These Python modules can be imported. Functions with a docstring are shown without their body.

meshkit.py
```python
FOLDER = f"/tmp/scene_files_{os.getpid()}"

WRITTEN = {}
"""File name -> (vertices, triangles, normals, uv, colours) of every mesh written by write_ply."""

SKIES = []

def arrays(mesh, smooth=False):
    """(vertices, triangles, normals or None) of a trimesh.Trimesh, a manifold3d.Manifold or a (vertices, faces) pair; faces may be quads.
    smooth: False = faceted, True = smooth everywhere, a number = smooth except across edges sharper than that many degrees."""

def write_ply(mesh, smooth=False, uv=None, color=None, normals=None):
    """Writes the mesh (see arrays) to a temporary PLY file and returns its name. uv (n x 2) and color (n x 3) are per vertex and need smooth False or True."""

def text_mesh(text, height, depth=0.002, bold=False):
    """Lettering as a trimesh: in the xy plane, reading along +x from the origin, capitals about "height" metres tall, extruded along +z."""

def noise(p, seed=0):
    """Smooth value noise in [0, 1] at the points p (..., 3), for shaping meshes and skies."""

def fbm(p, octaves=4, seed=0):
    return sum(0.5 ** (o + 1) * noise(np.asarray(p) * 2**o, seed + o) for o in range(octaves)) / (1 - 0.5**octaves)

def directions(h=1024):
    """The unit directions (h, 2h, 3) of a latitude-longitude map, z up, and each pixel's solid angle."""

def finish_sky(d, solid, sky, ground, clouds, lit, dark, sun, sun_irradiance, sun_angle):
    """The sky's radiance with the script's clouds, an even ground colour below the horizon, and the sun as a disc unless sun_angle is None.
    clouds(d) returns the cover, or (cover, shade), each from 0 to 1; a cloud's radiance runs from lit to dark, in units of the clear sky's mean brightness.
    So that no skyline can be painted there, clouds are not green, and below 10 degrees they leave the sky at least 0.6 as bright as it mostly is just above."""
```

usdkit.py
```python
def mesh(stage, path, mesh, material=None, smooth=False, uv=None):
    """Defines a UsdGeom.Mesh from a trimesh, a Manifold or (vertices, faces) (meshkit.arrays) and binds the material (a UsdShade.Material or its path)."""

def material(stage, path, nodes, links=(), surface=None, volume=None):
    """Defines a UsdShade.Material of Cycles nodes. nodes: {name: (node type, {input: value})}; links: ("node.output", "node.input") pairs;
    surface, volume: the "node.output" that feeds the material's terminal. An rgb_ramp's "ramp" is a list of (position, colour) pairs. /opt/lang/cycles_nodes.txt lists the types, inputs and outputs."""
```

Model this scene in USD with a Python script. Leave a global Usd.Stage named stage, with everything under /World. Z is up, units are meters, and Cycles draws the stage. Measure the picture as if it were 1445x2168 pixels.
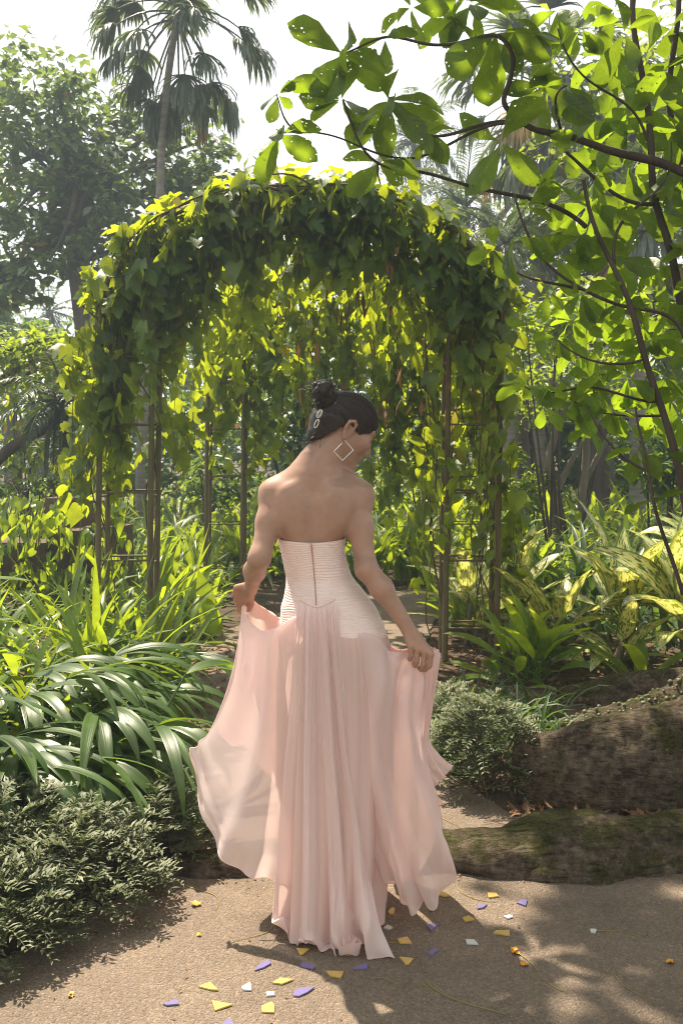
import math
import numpy as np
import trimesh
import shapely
from shapely.geometry import Polygon, box as sbox, Point
from scipy.interpolate import PchipInterpolator, CubicSpline
from pxr import Usd, UsdGeom, UsdLux, UsdShade, Sdf, Gf, Vt
import usdkit
import meshkit

stage = Usd.Stage.CreateInMemory()
UsdGeom.SetStageUpAxis(stage, UsdGeom.Tokens.z)
UsdGeom.Xform.Define(stage, '/World')
UsdGeom.Scope.Define(stage, '/World/Looks')

# ------------------------------------------------------------------ camera, sky, sun, exposure
F, CX, HOR, CAMZ = 2108.0, 722.5, 930.0, 1.5          # focal length in photo pixels, principal column, horizon row, eye height
cam = UsdGeom.Camera.Define(stage, '/World/camera')
cam.CreateFocalLengthAttr(35.0)
cam.CreateHorizontalApertureAttr(35.0 * 1445 / F)
cam.CreateVerticalApertureOffsetAttr(-35.0 * (1084.0 - HOR) / F)
cam.AddTranslateOp().Set(Gf.Vec3d(0, 0, CAMZ))
cam.AddRotateXOp().Set(90.0)
cam.CreateClippingRangeAttr(Gf.Vec2f(0.05, 2000.0))
cam.CreateFocusDistanceAttr(3.6)
cam.CreateFStopAttr(9.0)
EXPOSURE = 1.25
cam.CreateExposureAttr(EXPOSURE)

SUN = np.array([-0.26, 0.42, 0.87]); SUN /= np.linalg.norm(SUN)
SUN_EL, SUN_ROT = math.asin(SUN[2]), math.atan2(SUN[0], SUN[1])
usdkit.material(stage, '/World/Looks/sky', {
    's': ('sky_texture', {'sky_type': 'single_scattering', 'sun_disc': False, 'sun_elevation': SUN_EL, 'sun_rotation': SUN_ROT,
                          'air_density': 1.0, 'aerosol_density': 3.0, 'ozone_density': 1.0}),
    'c': ('texture_coordinate', {}),
    'n': ('noise_texture', {'scale': 2.2, 'detail': 5.0, 'roughness': 0.55}),
    'r': ('map_range', {'from_min': 0.15, 'from_max': 0.6, 'to_min': 0.78, 'to_max': 1.0, 'clamp': True}),
    'm': ('mix', {'color2': (9.0, 8.9, 9.1)}),
    'b': ('background_shader', {'strength': 0.06})},
    [('c.generated', 'n.vector'), ('n.fac', 'r.value'), ('r.result', 'm.fac'), ('s.color', 'm.color1'), ('m.color', 'b.color')], surface='b.background')
dome = UsdLux.DomeLight.Define(stage, '/World/sky')
UsdShade.MaterialBindingAPI.Apply(dome.GetPrim()).Bind(UsdShade.Material.Get(stage, '/World/Looks/sky'))
sun = UsdLux.DistantLight.Define(stage, '/World/sun')
sun.CreateNormalizeAttr(True) if hasattr(sun, 'CreateNormalizeAttr') else UsdLux.LightAPI(sun).CreateNormalizeAttr(True)
sun.CreateIntensityAttr(1.25)
sun.CreateAngleAttr(0.6)
sun.CreateColorAttr(Gf.Vec3f(1.0, 0.87, 0.68))
_z = SUN; _x = np.cross([0, 1, 0], _z); _x /= np.linalg.norm(_x); _y = np.cross(_z, _x)
sun.AddTransformOp().Set(Gf.Matrix4d(*[float(q) for r in (np.append(_x, 0), np.append(_y, 0), np.append(_z, 0), [0, 0, 0, 1]) for q in r]))

# ------------------------------------------------------------------ authoring helpers
layer = stage.GetRootLayer()
T = Sdf.ValueTypeNames
rng = np.random.default_rng(20)
_names = {}


def P(px, py, Y):
    """Photo column, row and the distance in front of the camera -> the point in the place."""
    return np.array([(px - CX) / F * Y, Y, CAMZ - (py - HOR) / F * Y])


def G(px, py, z=0.0):
    """The point of the ground that shows at that column and row."""
    return P(px, py, (CAMZ - z) * F / (py - HOR))


def fresh(parent, name):
    n = _names.get((parent, name), 0)
    _names[(parent, name)] = n + 1
    return f'{parent}/{name}' + (f'_{n:03d}' if n else '')


def say(path, **kw):
    prim = stage.GetPrimAtPath(path)
    for k, v in kw.items():
        if v:
            prim.SetCustomDataByKey(k, v)


LOC = {}


def thing(name, label, cat, loc=(0, 0, 0), group=None, kind=None):
    path = fresh('/World', name)
    x = UsdGeom.Xform.Define(stage, path)
    x.AddTranslateOp().Set(Gf.Vec3d(*[float(q) for q in loc]))
    LOC[path] = np.asarray(loc, float)
    say(path, label=label, category=cat, group=group, kind=kind)
    return path


def normals_of(v, f):
    n = np.zeros_like(v)
    if f.shape[1] == 4:
        fn = np.cross(v[f[:, 2]] - v[f[:, 0]], v[f[:, 3]] - v[f[:, 1]])
    else:
        fn = np.cross(v[f[:, 1]] - v[f[:, 0]], v[f[:, 2]] - v[f[:, 0]])
    for k in range(f.shape[1]):
        np.add.at(n, f[:, k], fn)
    return n / (np.linalg.norm(n, axis=1, keepdims=True) + 1e-20)


def put(path, v, f, mat, smooth=True, data=None):
    """One Mesh prim; f holds triangles or quads; data is a vector per vertex that the materials read (place on the leaf, tint)."""
    v = np.asarray(v, float); f = np.asarray(f, np.int32)
    ps = Sdf.CreatePrimInLayer(layer, path)
    ps.specifier, ps.typeName = Sdf.SpecifierDef, 'Mesh'

    def at(n, t, val, interp=None, var=Sdf.VariabilityVarying):
        a = Sdf.AttributeSpec(ps, n, t, var)
        a.default = val
        if interp:
            a.SetInfo('interpolation', interp)
    at('points', T.Point3fArray, Vt.Vec3fArray.FromNumpy(v.astype(np.float32)))
    at('faceVertexCounts', T.IntArray, Vt.IntArray.FromNumpy(np.full(len(f), f.shape[1], np.int32)))
    at('faceVertexIndices', T.IntArray, Vt.IntArray.FromNumpy(f.ravel()))
    at('subdivisionScheme', T.Token, 'none', var=Sdf.VariabilityUniform)
    at('doubleSided', T.Bool, True, var=Sdf.VariabilityUniform)
    if smooth:
        at('normals', T.Normal3fArray, Vt.Vec3fArray.FromNumpy(normals_of(v, f).astype(np.float32)), 'vertex')
    if data is not None:
        at('primvars:leafdata', T.Vector3fArray, Vt.Vec3fArray.FromNumpy(np.asarray(data, np.float32)), 'vertex')
    ps.SetInfo('apiSchemas', Sdf.TokenListOp.CreateExplicit(['MaterialBindingAPI']))
    r = Sdf.RelationshipSpec(ps, 'material:binding', False)
    r.targetPathList.explicitItems = [Sdf.Path('/World/Looks/' + mat)]
    return path


def base_of(parent):
    p = parent
    while p not in LOC:
        p = p.rpartition('/')[0]
    return LOC[p]


def part(parent, name, mesh, mat, smooth=True, data=None, label=None, kind=None):
    v, f = mesh[0], mesh[1]
    if len(mesh) > 2 and data is None:
        data = mesh[2]
    path = put(fresh(parent, name), np.asarray(v) - base_of(parent), f, mat, smooth, data)
    if label or kind:
        say(path, label=label, kind=kind)
    return path


def lone(name, mesh, mat, label=None, cat=None, group=None, kind=None, smooth=True, data=None):
    path = put(fresh('/World', name), mesh[0], mesh[1], mat, smooth, mesh[2] if len(mesh) > 2 and data is None else data)
    say(path, label=label, category=cat, group=group, kind=kind)
    return path


def join(meshes):
    vs, fs, ds, n = [], [], [], 0
    for m in meshes:
        v, f = np.asarray(m[0], float), np.asarray(m[1], int)
        if f.shape[1] == 3:
            f = np.hstack([f, f[:, 2:3]])
        vs.append(v); fs.append(f + n); n += len(v)
        ds.append(m[2] if len(m) > 2 else np.zeros((len(v), 3)))
    v, f, d = np.vstack(vs), np.vstack(fs), np.vstack(ds)
    tri = f[:, 2] == f[:, 3]
    if tri.any():
        q = f[~tri]
        f = np.vstack([f[tri][:, :3], q[:, [0, 1, 2]], q[:, [0, 2, 3]]])
    return v, f, d


def unit(v):
    v = np.asarray(v, float)
    return v / (np.linalg.norm(v, axis=-1, keepdims=True) + 1e-12)


def spline(pts, n):
    pts = np.asarray(pts, float)
    s = np.concatenate([[0], np.cumsum(np.linalg.norm(np.diff(pts[:, :3], axis=0), axis=1) + 1e-9)])
    if len(pts) == 2:
        t = np.linspace(0, 1, n)[:, None]
        return pts[0] * (1 - t) + pts[1] * t
    return CubicSpline(s / s[-1], pts, axis=0)(np.linspace(0, 1, n))


def tube(pts, r0, r1=None, n=None, sides=8, flat=1.0, rough=0.0, seed=0, caps=True, radii=None, wob=6.0):
    """A limb along a smooth line; radii taper from r0 to r1; rough lets the bark bulge."""
    n = n or max(4, 3 * len(pts))
    c = spline(pts, n)
    t = unit(np.gradient(c, axis=0))
    ref = np.array([0, 0, 1.0]) if abs(t[0, 2]) < 0.9 else np.array([1.0, 0, 0])
    a = np.empty_like(c)
    a[0] = unit(np.cross(ref, t[0]))
    for i in range(1, n):
        q = a[i - 1] - t[i] * (a[i - 1] @ t[i])
        a[i] = q / (np.linalg.norm(q) + 1e-12)
    b = np.cross(t, a)
    rad = np.linspace(r0, r0 if r1 is None else r1, n) if radii is None else np.interp(np.linspace(0, 1, n), np.linspace(0, 1, len(radii)), radii)
    th = np.arange(sides) * 2 * np.pi / sides
    ring = np.cos(th)[None, :, None] * a[:, None] + flat * np.sin(th)[None, :, None] * b[:, None]
    rr = np.broadcast_to(rad[:, None], (n, sides)).copy()
    if rough:
        rr *= 1 + rough * (meshkit.fbm((c[:, None] + ring * rad[:, None, None]) * wob, 3, seed) - 0.5) * 2
    v = (c[:, None] + ring * rr[..., None]).reshape(-1, 3)
    i, j = np.meshgrid(np.arange(n - 1), np.arange(sides), indexing='ij')
    f = np.stack([i * sides + j, i * sides + (j + 1) % sides, (i + 1) * sides + (j + 1) % sides, (i + 1) * sides + j], -1).reshape(-1, 4)
    if caps:
        v = np.vstack([v, c[:1], c[-1:]])
        k = np.arange(sides)
        lo = np.stack([np.full(sides, n * sides), (k + 1) % sides, k, k], 1)
        hi = np.stack([np.full(sides, n * sides + 1), (n - 1) * sides + k, (n - 1) * sides + (k + 1) % sides, (n - 1) * sides + (k + 1) % sides], 1)
        f = np.vstack([f, lo, hi])
    return v, f


def pxtube(pp, r0, r1=None, **kw):
    return tube([P(*q) for q in pp], r0, r1, **kw)


# ------------------------------------------------------------------ leaves
def lance(t): return np.sin(np.pi * np.clip(t, 0, 1) ** 0.75) ** 0.8 + 0.02
def strap(t): return np.clip(np.minimum(1, 0.45 + t * 4) * (1 - np.clip((t - 0.55) / 0.45, 0, 1) ** 1.8), 0.02, 1)
def ovate(t): return np.clip(np.sin(np.pi * np.clip(t, 0, 1) ** 0.62) ** 0.75, 0.02, 1)
def obovate(t): return np.clip((0.08 + 0.92 * np.sin(np.pi * 0.5 * np.clip(t / 0.68, 0, 1)) ** 1.4) * (1 - np.clip((t - 0.68) / 0.32, 0, 1) ** 2.6), 0.02, 1)


def leaves(base, direc, L, W, droop=0.0, prof=lance, n=6, cols=3, fold=0.25, roll=0.0, wave=0.0, tint=None, pleat=0.0, power=1.3, R=None):
    """N leaves at once: each follows a midrib that starts along direc and bends down by droop radians. Returns (N, verts, 3), faces, (N, verts, 3)."""
    R = R or rng
    base = np.atleast_2d(base); N = len(base)
    direc = unit(np.broadcast_to(direc, (N, 3)))
    L, W, droop, roll, wave = (np.broadcast_to(np.asarray(x, float), (N,)) for x in (L, W, droop, roll, wave))
    t = np.linspace(0, 1, n + 1)
    az = np.arctan2(direc[:, 1], direc[:, 0]); e0 = np.arcsin(np.clip(direc[:, 2], -1, 1))
    e = np.clip(e0[:, None] - droop[:, None] * t ** power, -1.52, 1.6)
    d = np.stack([np.cos(e) * np.cos(az)[:, None], np.cos(e) * np.sin(az)[:, None], np.sin(e)], -1)
    mid = (d[:, 1:] + d[:, :-1]) / 2 * (L / n)[:, None, None]
    pos = base[:, None] + np.concatenate([np.zeros((N, 1, 3)), np.cumsum(mid, 1)], 1)
    s0 = np.stack([-np.sin(az), np.cos(az), 0 * az], -1)[:, None] + 0 * d
    n0 = np.cross(d, s0)
    s = s0 * np.cos(roll)[:, None, None] + n0 * np.sin(roll)[:, None, None]
    m = np.cross(d, s)
    c = np.linspace(-1, 1, cols)
    w = W[:, None] * prof(t)[None] / 2
    ph = R.uniform(0, 6.28, N)
    lift = fold * np.abs(c)[None, None] * w[..., None] + (wave[:, None] * np.sin(t * 14 + ph[:, None]))[..., None] * np.abs(c) * W[:, None, None]
    if pleat:
        lift = lift + pleat * w[..., None] * ((np.arange(cols) % 2) * 2 - 1)
    v = pos[:, :, None] + c[None, None, :, None] * w[..., None, None] * s[:, :, None] + lift[..., None] * m[:, :, None]
    i, j = np.meshgrid(np.arange(n), np.arange(cols - 1), indexing='ij')
    f = np.stack([i * cols + j, (i + 1) * cols + j, (i + 1) * cols + j + 1, i * cols + j + 1], -1).reshape(-1, 4)
    tint = R.uniform(0, 1, N) if tint is None else np.broadcast_to(tint, (N,))
    data = np.empty(v.shape)
    data[..., 0] = t[None, :, None]; data[..., 1] = c[None, None]; data[..., 2] = tint[:, None, None]
    return v.reshape(N, -1, 3), f, data.reshape(N, -1, 3)


def template(outline, holes=(), strips=7):
    """A flat leaf outline (length 1 along x) cut into strips and halves so that it can bend and fold."""
    poly = Polygon(outline).buffer(0)
    for h in holes:
        poly = poly.difference(h)
    x0, y0, x1, y1 = poly.bounds
    xs = np.linspace(x0, x1, strips + 1)
    vs, fs, n = [], [], 0
    for k in range(strips):
        for lo, hi in ((y0, 0), (0, y1)):
            cell = poly.intersection(sbox(xs[k], lo, xs[k + 1], hi))
            for g in getattr(cell, 'geoms', [cell]):
                if g.geom_type == 'Polygon' and g.area > 1e-7:
                    v, f = trimesh.creation.triangulate_polygon(g, engine='earcut')
                    vs.append(v); fs.append(f + n); n += len(v)
    m = trimesh.Trimesh(np.column_stack([np.vstack(vs), np.zeros(n)]), np.vstack(fs), process=False)
    m.merge_vertices(digits_vertex=5)
    v, f = np.array(m.vertices), np.array(m.faces)
    a = v[f[:, 1]] - v[f[:, 0]]; b = v[f[:, 2]] - v[f[:, 0]]
    flip = np.cross(a, b)[:, 2] < 0
    f[flip] = f[flip][:, ::-1]
    return v[:, :2], f


def half(pts):
    """A symmetric outline from its left half."""
    return [(x, y) for x, y in pts] + [(x, -y) for x, y in pts[::-1] if y > 1e-9]


def stamp(tpl, base, direc, up, L, W, bend=0.25, fold=0.2, curl=0.0, tint=None, R=None):
    """Copies of a leaf template: direc = along the leaf, up = about the way its upper face looks."""
    R = R or rng
    v2, f = tpl
    base = np.atleast_2d(base); N = len(base)
    d = unit(np.broadcast_to(direc, (N, 3)))
    up = np.broadcast_to(up, (N, 3))
    s = unit(np.cross(up, d)); m = np.cross(d, s)
    L, W, bend, fold, curl = (np.broadcast_to(np.asarray(x, float), (N,)) for x in (L, W, bend, fold, curl))
    x, y = v2[:, 0], v2[:, 1]
    z = -bend[:, None] * (x ** 2)[None] * L[:, None] + fold[:, None] * np.abs(y)[None] * W[:, None] + curl[:, None] * np.sin(x * 7 + y * 9)[None] * W[:, None]
    v = base[:, None] + (x[None] * L[:, None])[..., None] * d[:, None] + (y[None] * W[:, None])[..., None] * s[:, None] + z[..., None] * m[:, None]
    tint = R.uniform(0, 1, N) if tint is None else np.broadcast_to(tint, (N,))
    data = np.empty(v.shape)
    data[..., 0] = x; data[..., 1] = y / np.abs(y).max(); data[..., 2] = tint[:, None]
    return v, f, data


def merged(b):
    v, f, d = b
    N, k = v.shape[:2]
    return v.reshape(-1, 3), (f[None] + (np.arange(N) * k)[:, None, None]).reshape(-1, f.shape[1]), d.reshape(-1, 3)


def each_part(parent, name, b, mat, order=None, most=300):
    """The leaves that show largest as parts of their own, the others joined."""
    v, f, d = b
    N = len(v)
    idx = np.arange(N) if order is None else np.asarray(order)
    for i in idx[:most]:
        part(parent, name, (v[i], f, d[i]), mat)
    if N > most:
        r = idx[most:]
        part(parent, name + '_mass', merged((v[r], f, d[r])), mat, kind='stuff')


def nearest(v):
    return np.argsort(v.mean(1)[:, 1])


# ------------------------------------------------------------------ materials
def mat(name, nodes, links, surface):
    usdkit.material(stage, '/World/Looks/' + name, nodes, links, surface=surface)


def leafmat(name, dark, light, trans, amount=0.45, rough=0.42, spec=0.5, vein=0.25, blotch=None, age=None, lines=0.0, low=0.72):
    """Leaf: glossy skin over colour that varies leaf by leaf, veins, and light that shines through."""
    nodes = {
        'a': ('attribute', {'attribute': 'leafdata'}), 'x': ('separate_xyz', {}),
        'r': ('rgb_ramp', {'ramp': [(0, dark), (1, light)] if age is None else [(0, dark), (0.9, light), (0.93, age), (1, age)]}),
        'rt': ('rgb_ramp', {'ramp': [(0, tuple(low * c for c in trans)), (0.9, trans), (1, trans if age is None else tuple(2.2 * c for c in age))]}),
        'av': ('math', {'math_type': 'absolute'}),
        'mv': ('map_range', {'from_min': 0.0, 'from_max': 0.10, 'to_min': vein, 'to_max': 0.0, 'clamp': True}),
        'sv1': ('math', {'math_type': 'multiply_add', 'value2': -0.28}),
        'sv2': ('math', {'math_type': 'multiply', 'value2': 56.0}), 'sv3': ('math', {'math_type': 'sine'}),
        'sv4': ('map_range', {'from_min': 0.55, 'from_max': 1.0, 'to_min': 0.0, 'to_max': vein * 0.5, 'clamp': True}),
        'vs': ('math', {'math_type': 'add', 'use_clamp': True}),
        'vm': ('mix', {'color2': tuple(min(1, 1.9 * c + 0.03) for c in light)}),
        'n': ('noise_texture', {'scale': 9.0, 'detail': 3.0}), 'g': ('geometry', {}),
        'nm': ('map_range', {'from_min': 0.3, 'from_max': 0.7, 'to_min': 0.72, 'to_max': 1.22, 'clamp': True}),
        'nc': ('mix', {'mix_type': 'multiply', 'fac': 1.0}),
        'tc': ('mix', {'mix_type': 'multiply', 'fac': 1.0}),
        'bp': ('bump', {'strength': 0.35, 'distance': 0.004}),
        'p': ('principled_bsdf', {'roughness': rough, 'specular_ior_level': spec}),
        't': ('translucent_bsdf', {}), 'mix': ('mix_closure', {'fac': amount})}
    links = [('a.vector', 'x.vector'), ('x.z', 'r.fac'), ('x.z', 'rt.fac'), ('x.y', 'av.value1'), ('av.value', 'mv.value'),
             ('av.value', 'sv1.value1'), ('x.x', 'sv1.value3'), ('sv1.value', 'sv2.value1'), ('sv2.value', 'sv3.value1'), ('sv3.value', 'sv4.value'),
             ('mv.result', 'vs.value1'), ('sv4.result', 'vs.value2'), ('vs.value', 'vm.fac'), ('r.color', 'vm.color1'),
             ('g.position', 'n.vector'), ('n.fac', 'nm.value'), ('nm.result', 'nc.color2'), ('vm.color', 'nc.color1'),
             ('rt.color', 'tc.color1'), ('nm.result', 'tc.color2'),
             ('vs.value', 'bp.height'), ('bp.normal', 'p.normal'),
             ('p.BSDF', 'mix.closure1'), ('t.BSDF', 'mix.closure2')]
    tcol, pcol = 'tc.color', 'nc.color'
    if lines:
        nodes['l1'] = ('math', {'math_type': 'multiply', 'value2': 26.0}); nodes['l2'] = ('math', {'math_type': 'sine'})
        links = [l for l in links if l[1] not in ('sv2.value1',)] + [('x.y', 'sv2.value1')]
        nodes['sv2'] = ('math', {'math_type': 'multiply', 'value2': 22.0})
        del nodes['l1'], nodes['l2'], nodes['sv1']
        links = [l for l in links if 'sv1.' not in l[0] and 'sv1.' not in l[1]]
    if blotch is not None:      # cream centre with green flecks and margin
        cream, through = blotch
        nodes.update({
            'bs': ('vector_math', {'math_type': 'multiply', 'vector2': (7.0, 3.2, 31.0)}),
            'bn': ('noise_texture', {'scale': 1.6, 'detail': 3.0, 'roughness': 0.6}),
            'bm': ('map_range', {'from_min': 0.50, 'from_max': 0.56, 'clamp': True}),
            'be': ('map_range', {'from_min': 0.70, 'from_max': 0.92, 'clamp': True}),
            'bx': ('math', {'math_type': 'maximum'}),
            'bc': ('mix', {'color1': cream}), 'bt': ('mix', {'color1': through})})
        links += [('a.vector', 'bs.vector1'), ('bs.vector', 'bn.vector'), ('bn.fac', 'bm.value'), ('av.value', 'be.value'), ('bm.result', 'bx.value1'), ('be.result', 'bx.value2'),
                  ('bx.value', 'bc.fac'), ('bx.value', 'bt.fac'), ('nc.color', 'bc.color2'), ('tc.color', 'bt.color2')]
        pcol, tcol = 'bc.color', 'bt.color'
    links += [(pcol, 'p.base_color'), (tcol, 't.color')]
    mat(name, nodes, links, 'mix.closure')


def stone(name, a, b, scale=6.0, rough=0.85, bump=0.5, dist=0.02, c=None, detail=6.0, stretch=(1, 1, 1), spec=0.3):
    ramp = [(0.25, a), (0.75, b)] if c is None else [(0.2, a), (0.5, b), (0.8, c)]
    mat(name, {'g': ('geometry', {}), 'mp': ('mapping', {'scale': stretch}), 'n': ('noise_texture', {'scale': scale, 'detail': detail, 'roughness': 0.62}),
               'r': ('rgb_ramp', {'ramp': ramp}), 'n2': ('noise_texture', {'scale': scale * 5, 'detail': 5.0, 'roughness': 0.65}),
               'bp': ('bump', {'strength': bump, 'distance': dist}), 'p': ('principled_bsdf', {'roughness': rough, 'specular_ior_level': spec})},
        [('g.position', 'mp.vector'), ('mp.vector', 'n.vector'), ('mp.vector', 'n2.vector'), ('n.fac', 'r.fac'), ('r.color', 'p.base_color'), ('n2.fac', 'bp.height'), ('bp.normal', 'p.normal')], 'p.BSDF')


def plain(name, col, rough=0.5, metallic=0.0, spec=0.5):
    mat(name, {'p': ('principled_bsdf', {'base_color': col, 'roughness': rough, 'metallic': metallic, 'specular_ior_level': spec})}, [], 'p.BSDF')


leafmat('vine_leaf', (0.026, 0.070, 0.014), (0.062, 0.130, 0.020), (0.60, 0.70, 0.020), 0.50, 0.42, age=(0.16, 0.12, 0.02), low=0.6)
leafmat('almond_leaf', (0.032, 0.078, 0.014), (0.075, 0.140, 0.020), (0.36, 0.52, 0.018), 0.52, 0.42, vein=0.5, low=0.48)
leafmat('strap_leaf', (0.060, 0.125, 0.014), (0.110, 0.190, 0.024), (0.46, 0.58, 0.022), 0.48, 0.38, lines=1, low=0.5)
leafmat('palm_grass_leaf', (0.036, 0.080, 0.018), (0.066, 0.122, 0.030), (0.30, 0.44, 0.024), 0.34, 0.40, spec=0.5, lines=1, low=0.5)
leafmat('fern_leaf', (0.070, 0.095, 0.040), (0.200, 0.220, 0.120), (0.22, 0.28, 0.060), 0.25, 0.5)
leafmat('dumb_cane_leaf', (0.045, 0.105, 0.018), (0.075, 0.145, 0.022), (0.32, 0.40, 0.022), 0.42, 0.34, blotch=((0.56, 0.57, 0.24), (0.80, 0.74, 0.20)))
leafmat('ginger_leaf', (0.060, 0.140, 0.016), (0.120, 0.210, 0.024), (0.56, 0.70, 0.022), 0.50, 0.36)
leafmat('lily_turf_leaf', (0.028, 0.066, 0.018), (0.060, 0.115, 0.028), (0.20, 0.32, 0.036), 0.34, 0.36, lines=1)
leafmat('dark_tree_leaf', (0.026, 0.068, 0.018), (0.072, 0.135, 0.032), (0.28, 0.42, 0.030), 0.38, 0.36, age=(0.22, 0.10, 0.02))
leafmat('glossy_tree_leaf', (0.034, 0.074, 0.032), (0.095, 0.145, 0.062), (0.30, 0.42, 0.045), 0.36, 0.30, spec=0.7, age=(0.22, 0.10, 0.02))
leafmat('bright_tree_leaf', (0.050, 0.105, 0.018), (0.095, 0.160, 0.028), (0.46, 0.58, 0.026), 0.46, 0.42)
leafmat('palm_leaf', (0.045, 0.075, 0.046), (0.085, 0.115, 0.066), (0.18, 0.24, 0.060), 0.3, 0.4, lines=1)
leafmat('old_palm_leaf', (0.22, 0.15, 0.035), (0.30, 0.20, 0.05), (0.45, 0.30, 0.05), 0.4, 0.6, lines=1)
leafmat('dry_leaf', (0.10, 0.05, 0.022), (0.24, 0.13, 0.055), (0.25, 0.12, 0.04), 0.2, 0.8)
stone('bark', (0.035, 0.026, 0.020), (0.10, 0.078, 0.058), 10, stretch=(1, 1, 0.25), bump=0.7)
stone('pale_bark', (0.10, 0.085, 0.062), (0.21, 0.18, 0.135), 7, stretch=(1, 1, 0.4), bump=0.6)
stone('palm_bark', (0.12, 0.105, 0.085), (0.26, 0.235, 0.20), 3.0, stretch=(0.4, 0.4, 6.0), bump=0.7, dist=0.03)
stone('frame_metal', (0.085, 0.070, 0.036), (0.160, 0.130, 0.066), 9, rough=0.55, stretch=(1, 1, 0.3), bump=0.3, dist=0.004)
stone('vine_stem', (0.06, 0.045, 0.024), (0.15, 0.115, 0.06), 12, bump=0.4, dist=0.006)
stone('soil', (0.030, 0.021, 0.014), (0.085, 0.060, 0.040), 5, rough=0.95, bump=0.8, dist=0.05, c=(0.15, 0.10, 0.065))
stone('block', (0.05, 0.035, 0.024), (0.11, 0.08, 0.055), 4, rough=0.9, bump=0.6, c=(0.07, 0.08, 0.03))
# trodden concrete with small aggregate
mat('concrete', {'g': ('geometry', {}),
    'n': ('noise_texture', {'scale': 1.9, 'detail': 8.0, 'roughness': 0.68}), 'r': ('rgb_ramp', {'ramp': [(0.28, (0.130, 0.101, 0.079)), (0.48, (0.200, 0.156, 0.120)), (0.72, (0.255, 0.200, 0.154))]}),
    'v': ('voronoi_texture', {'scale': 170.0, 'randomness': 1.0}), 'vr': ('rgb_ramp', {'ramp': [(0.0, (0.72, 0.70, 0.68)), (0.5, (0.95, 0.95, 0.95)), (0.93, (1.12, 1.10, 1.08)), (0.985, (1.5, 1.46, 1.4)), (1.0, (1.5, 1.46, 1.4))]}), 'wn': ('white_noise_texture', {}),
    'm': ('mix', {'mix_type': 'multiply', 'fac': 0.9}), 'n2': ('noise_texture', {'scale': 60.0, 'detail': 4.0, 'roughness': 0.7}),
    'ad': ('math', {'math_type': 'subtract'}), 'bp': ('bump', {'strength': 0.9, 'distance': 0.006}), 'p': ('principled_bsdf', {'roughness': 0.85, 'specular_ior_level': 0.3})},
    [('g.position', 'n.vector'), ('n.fac', 'r.fac'), ('g.position', 'v.vector'), ('v.position', 'wn.vector'), ('wn.value', 'vr.fac'), ('r.color', 'm.color1'), ('vr.color', 'm.color2'), ('m.color', 'p.base_color'),
     ('g.position', 'n2.vector'), ('n2.fac', 'ad.value1'), ('v.distance', 'ad.value2'), ('ad.value', 'bp.height'), ('bp.normal', 'p.normal')], 'p.BSDF')
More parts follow.
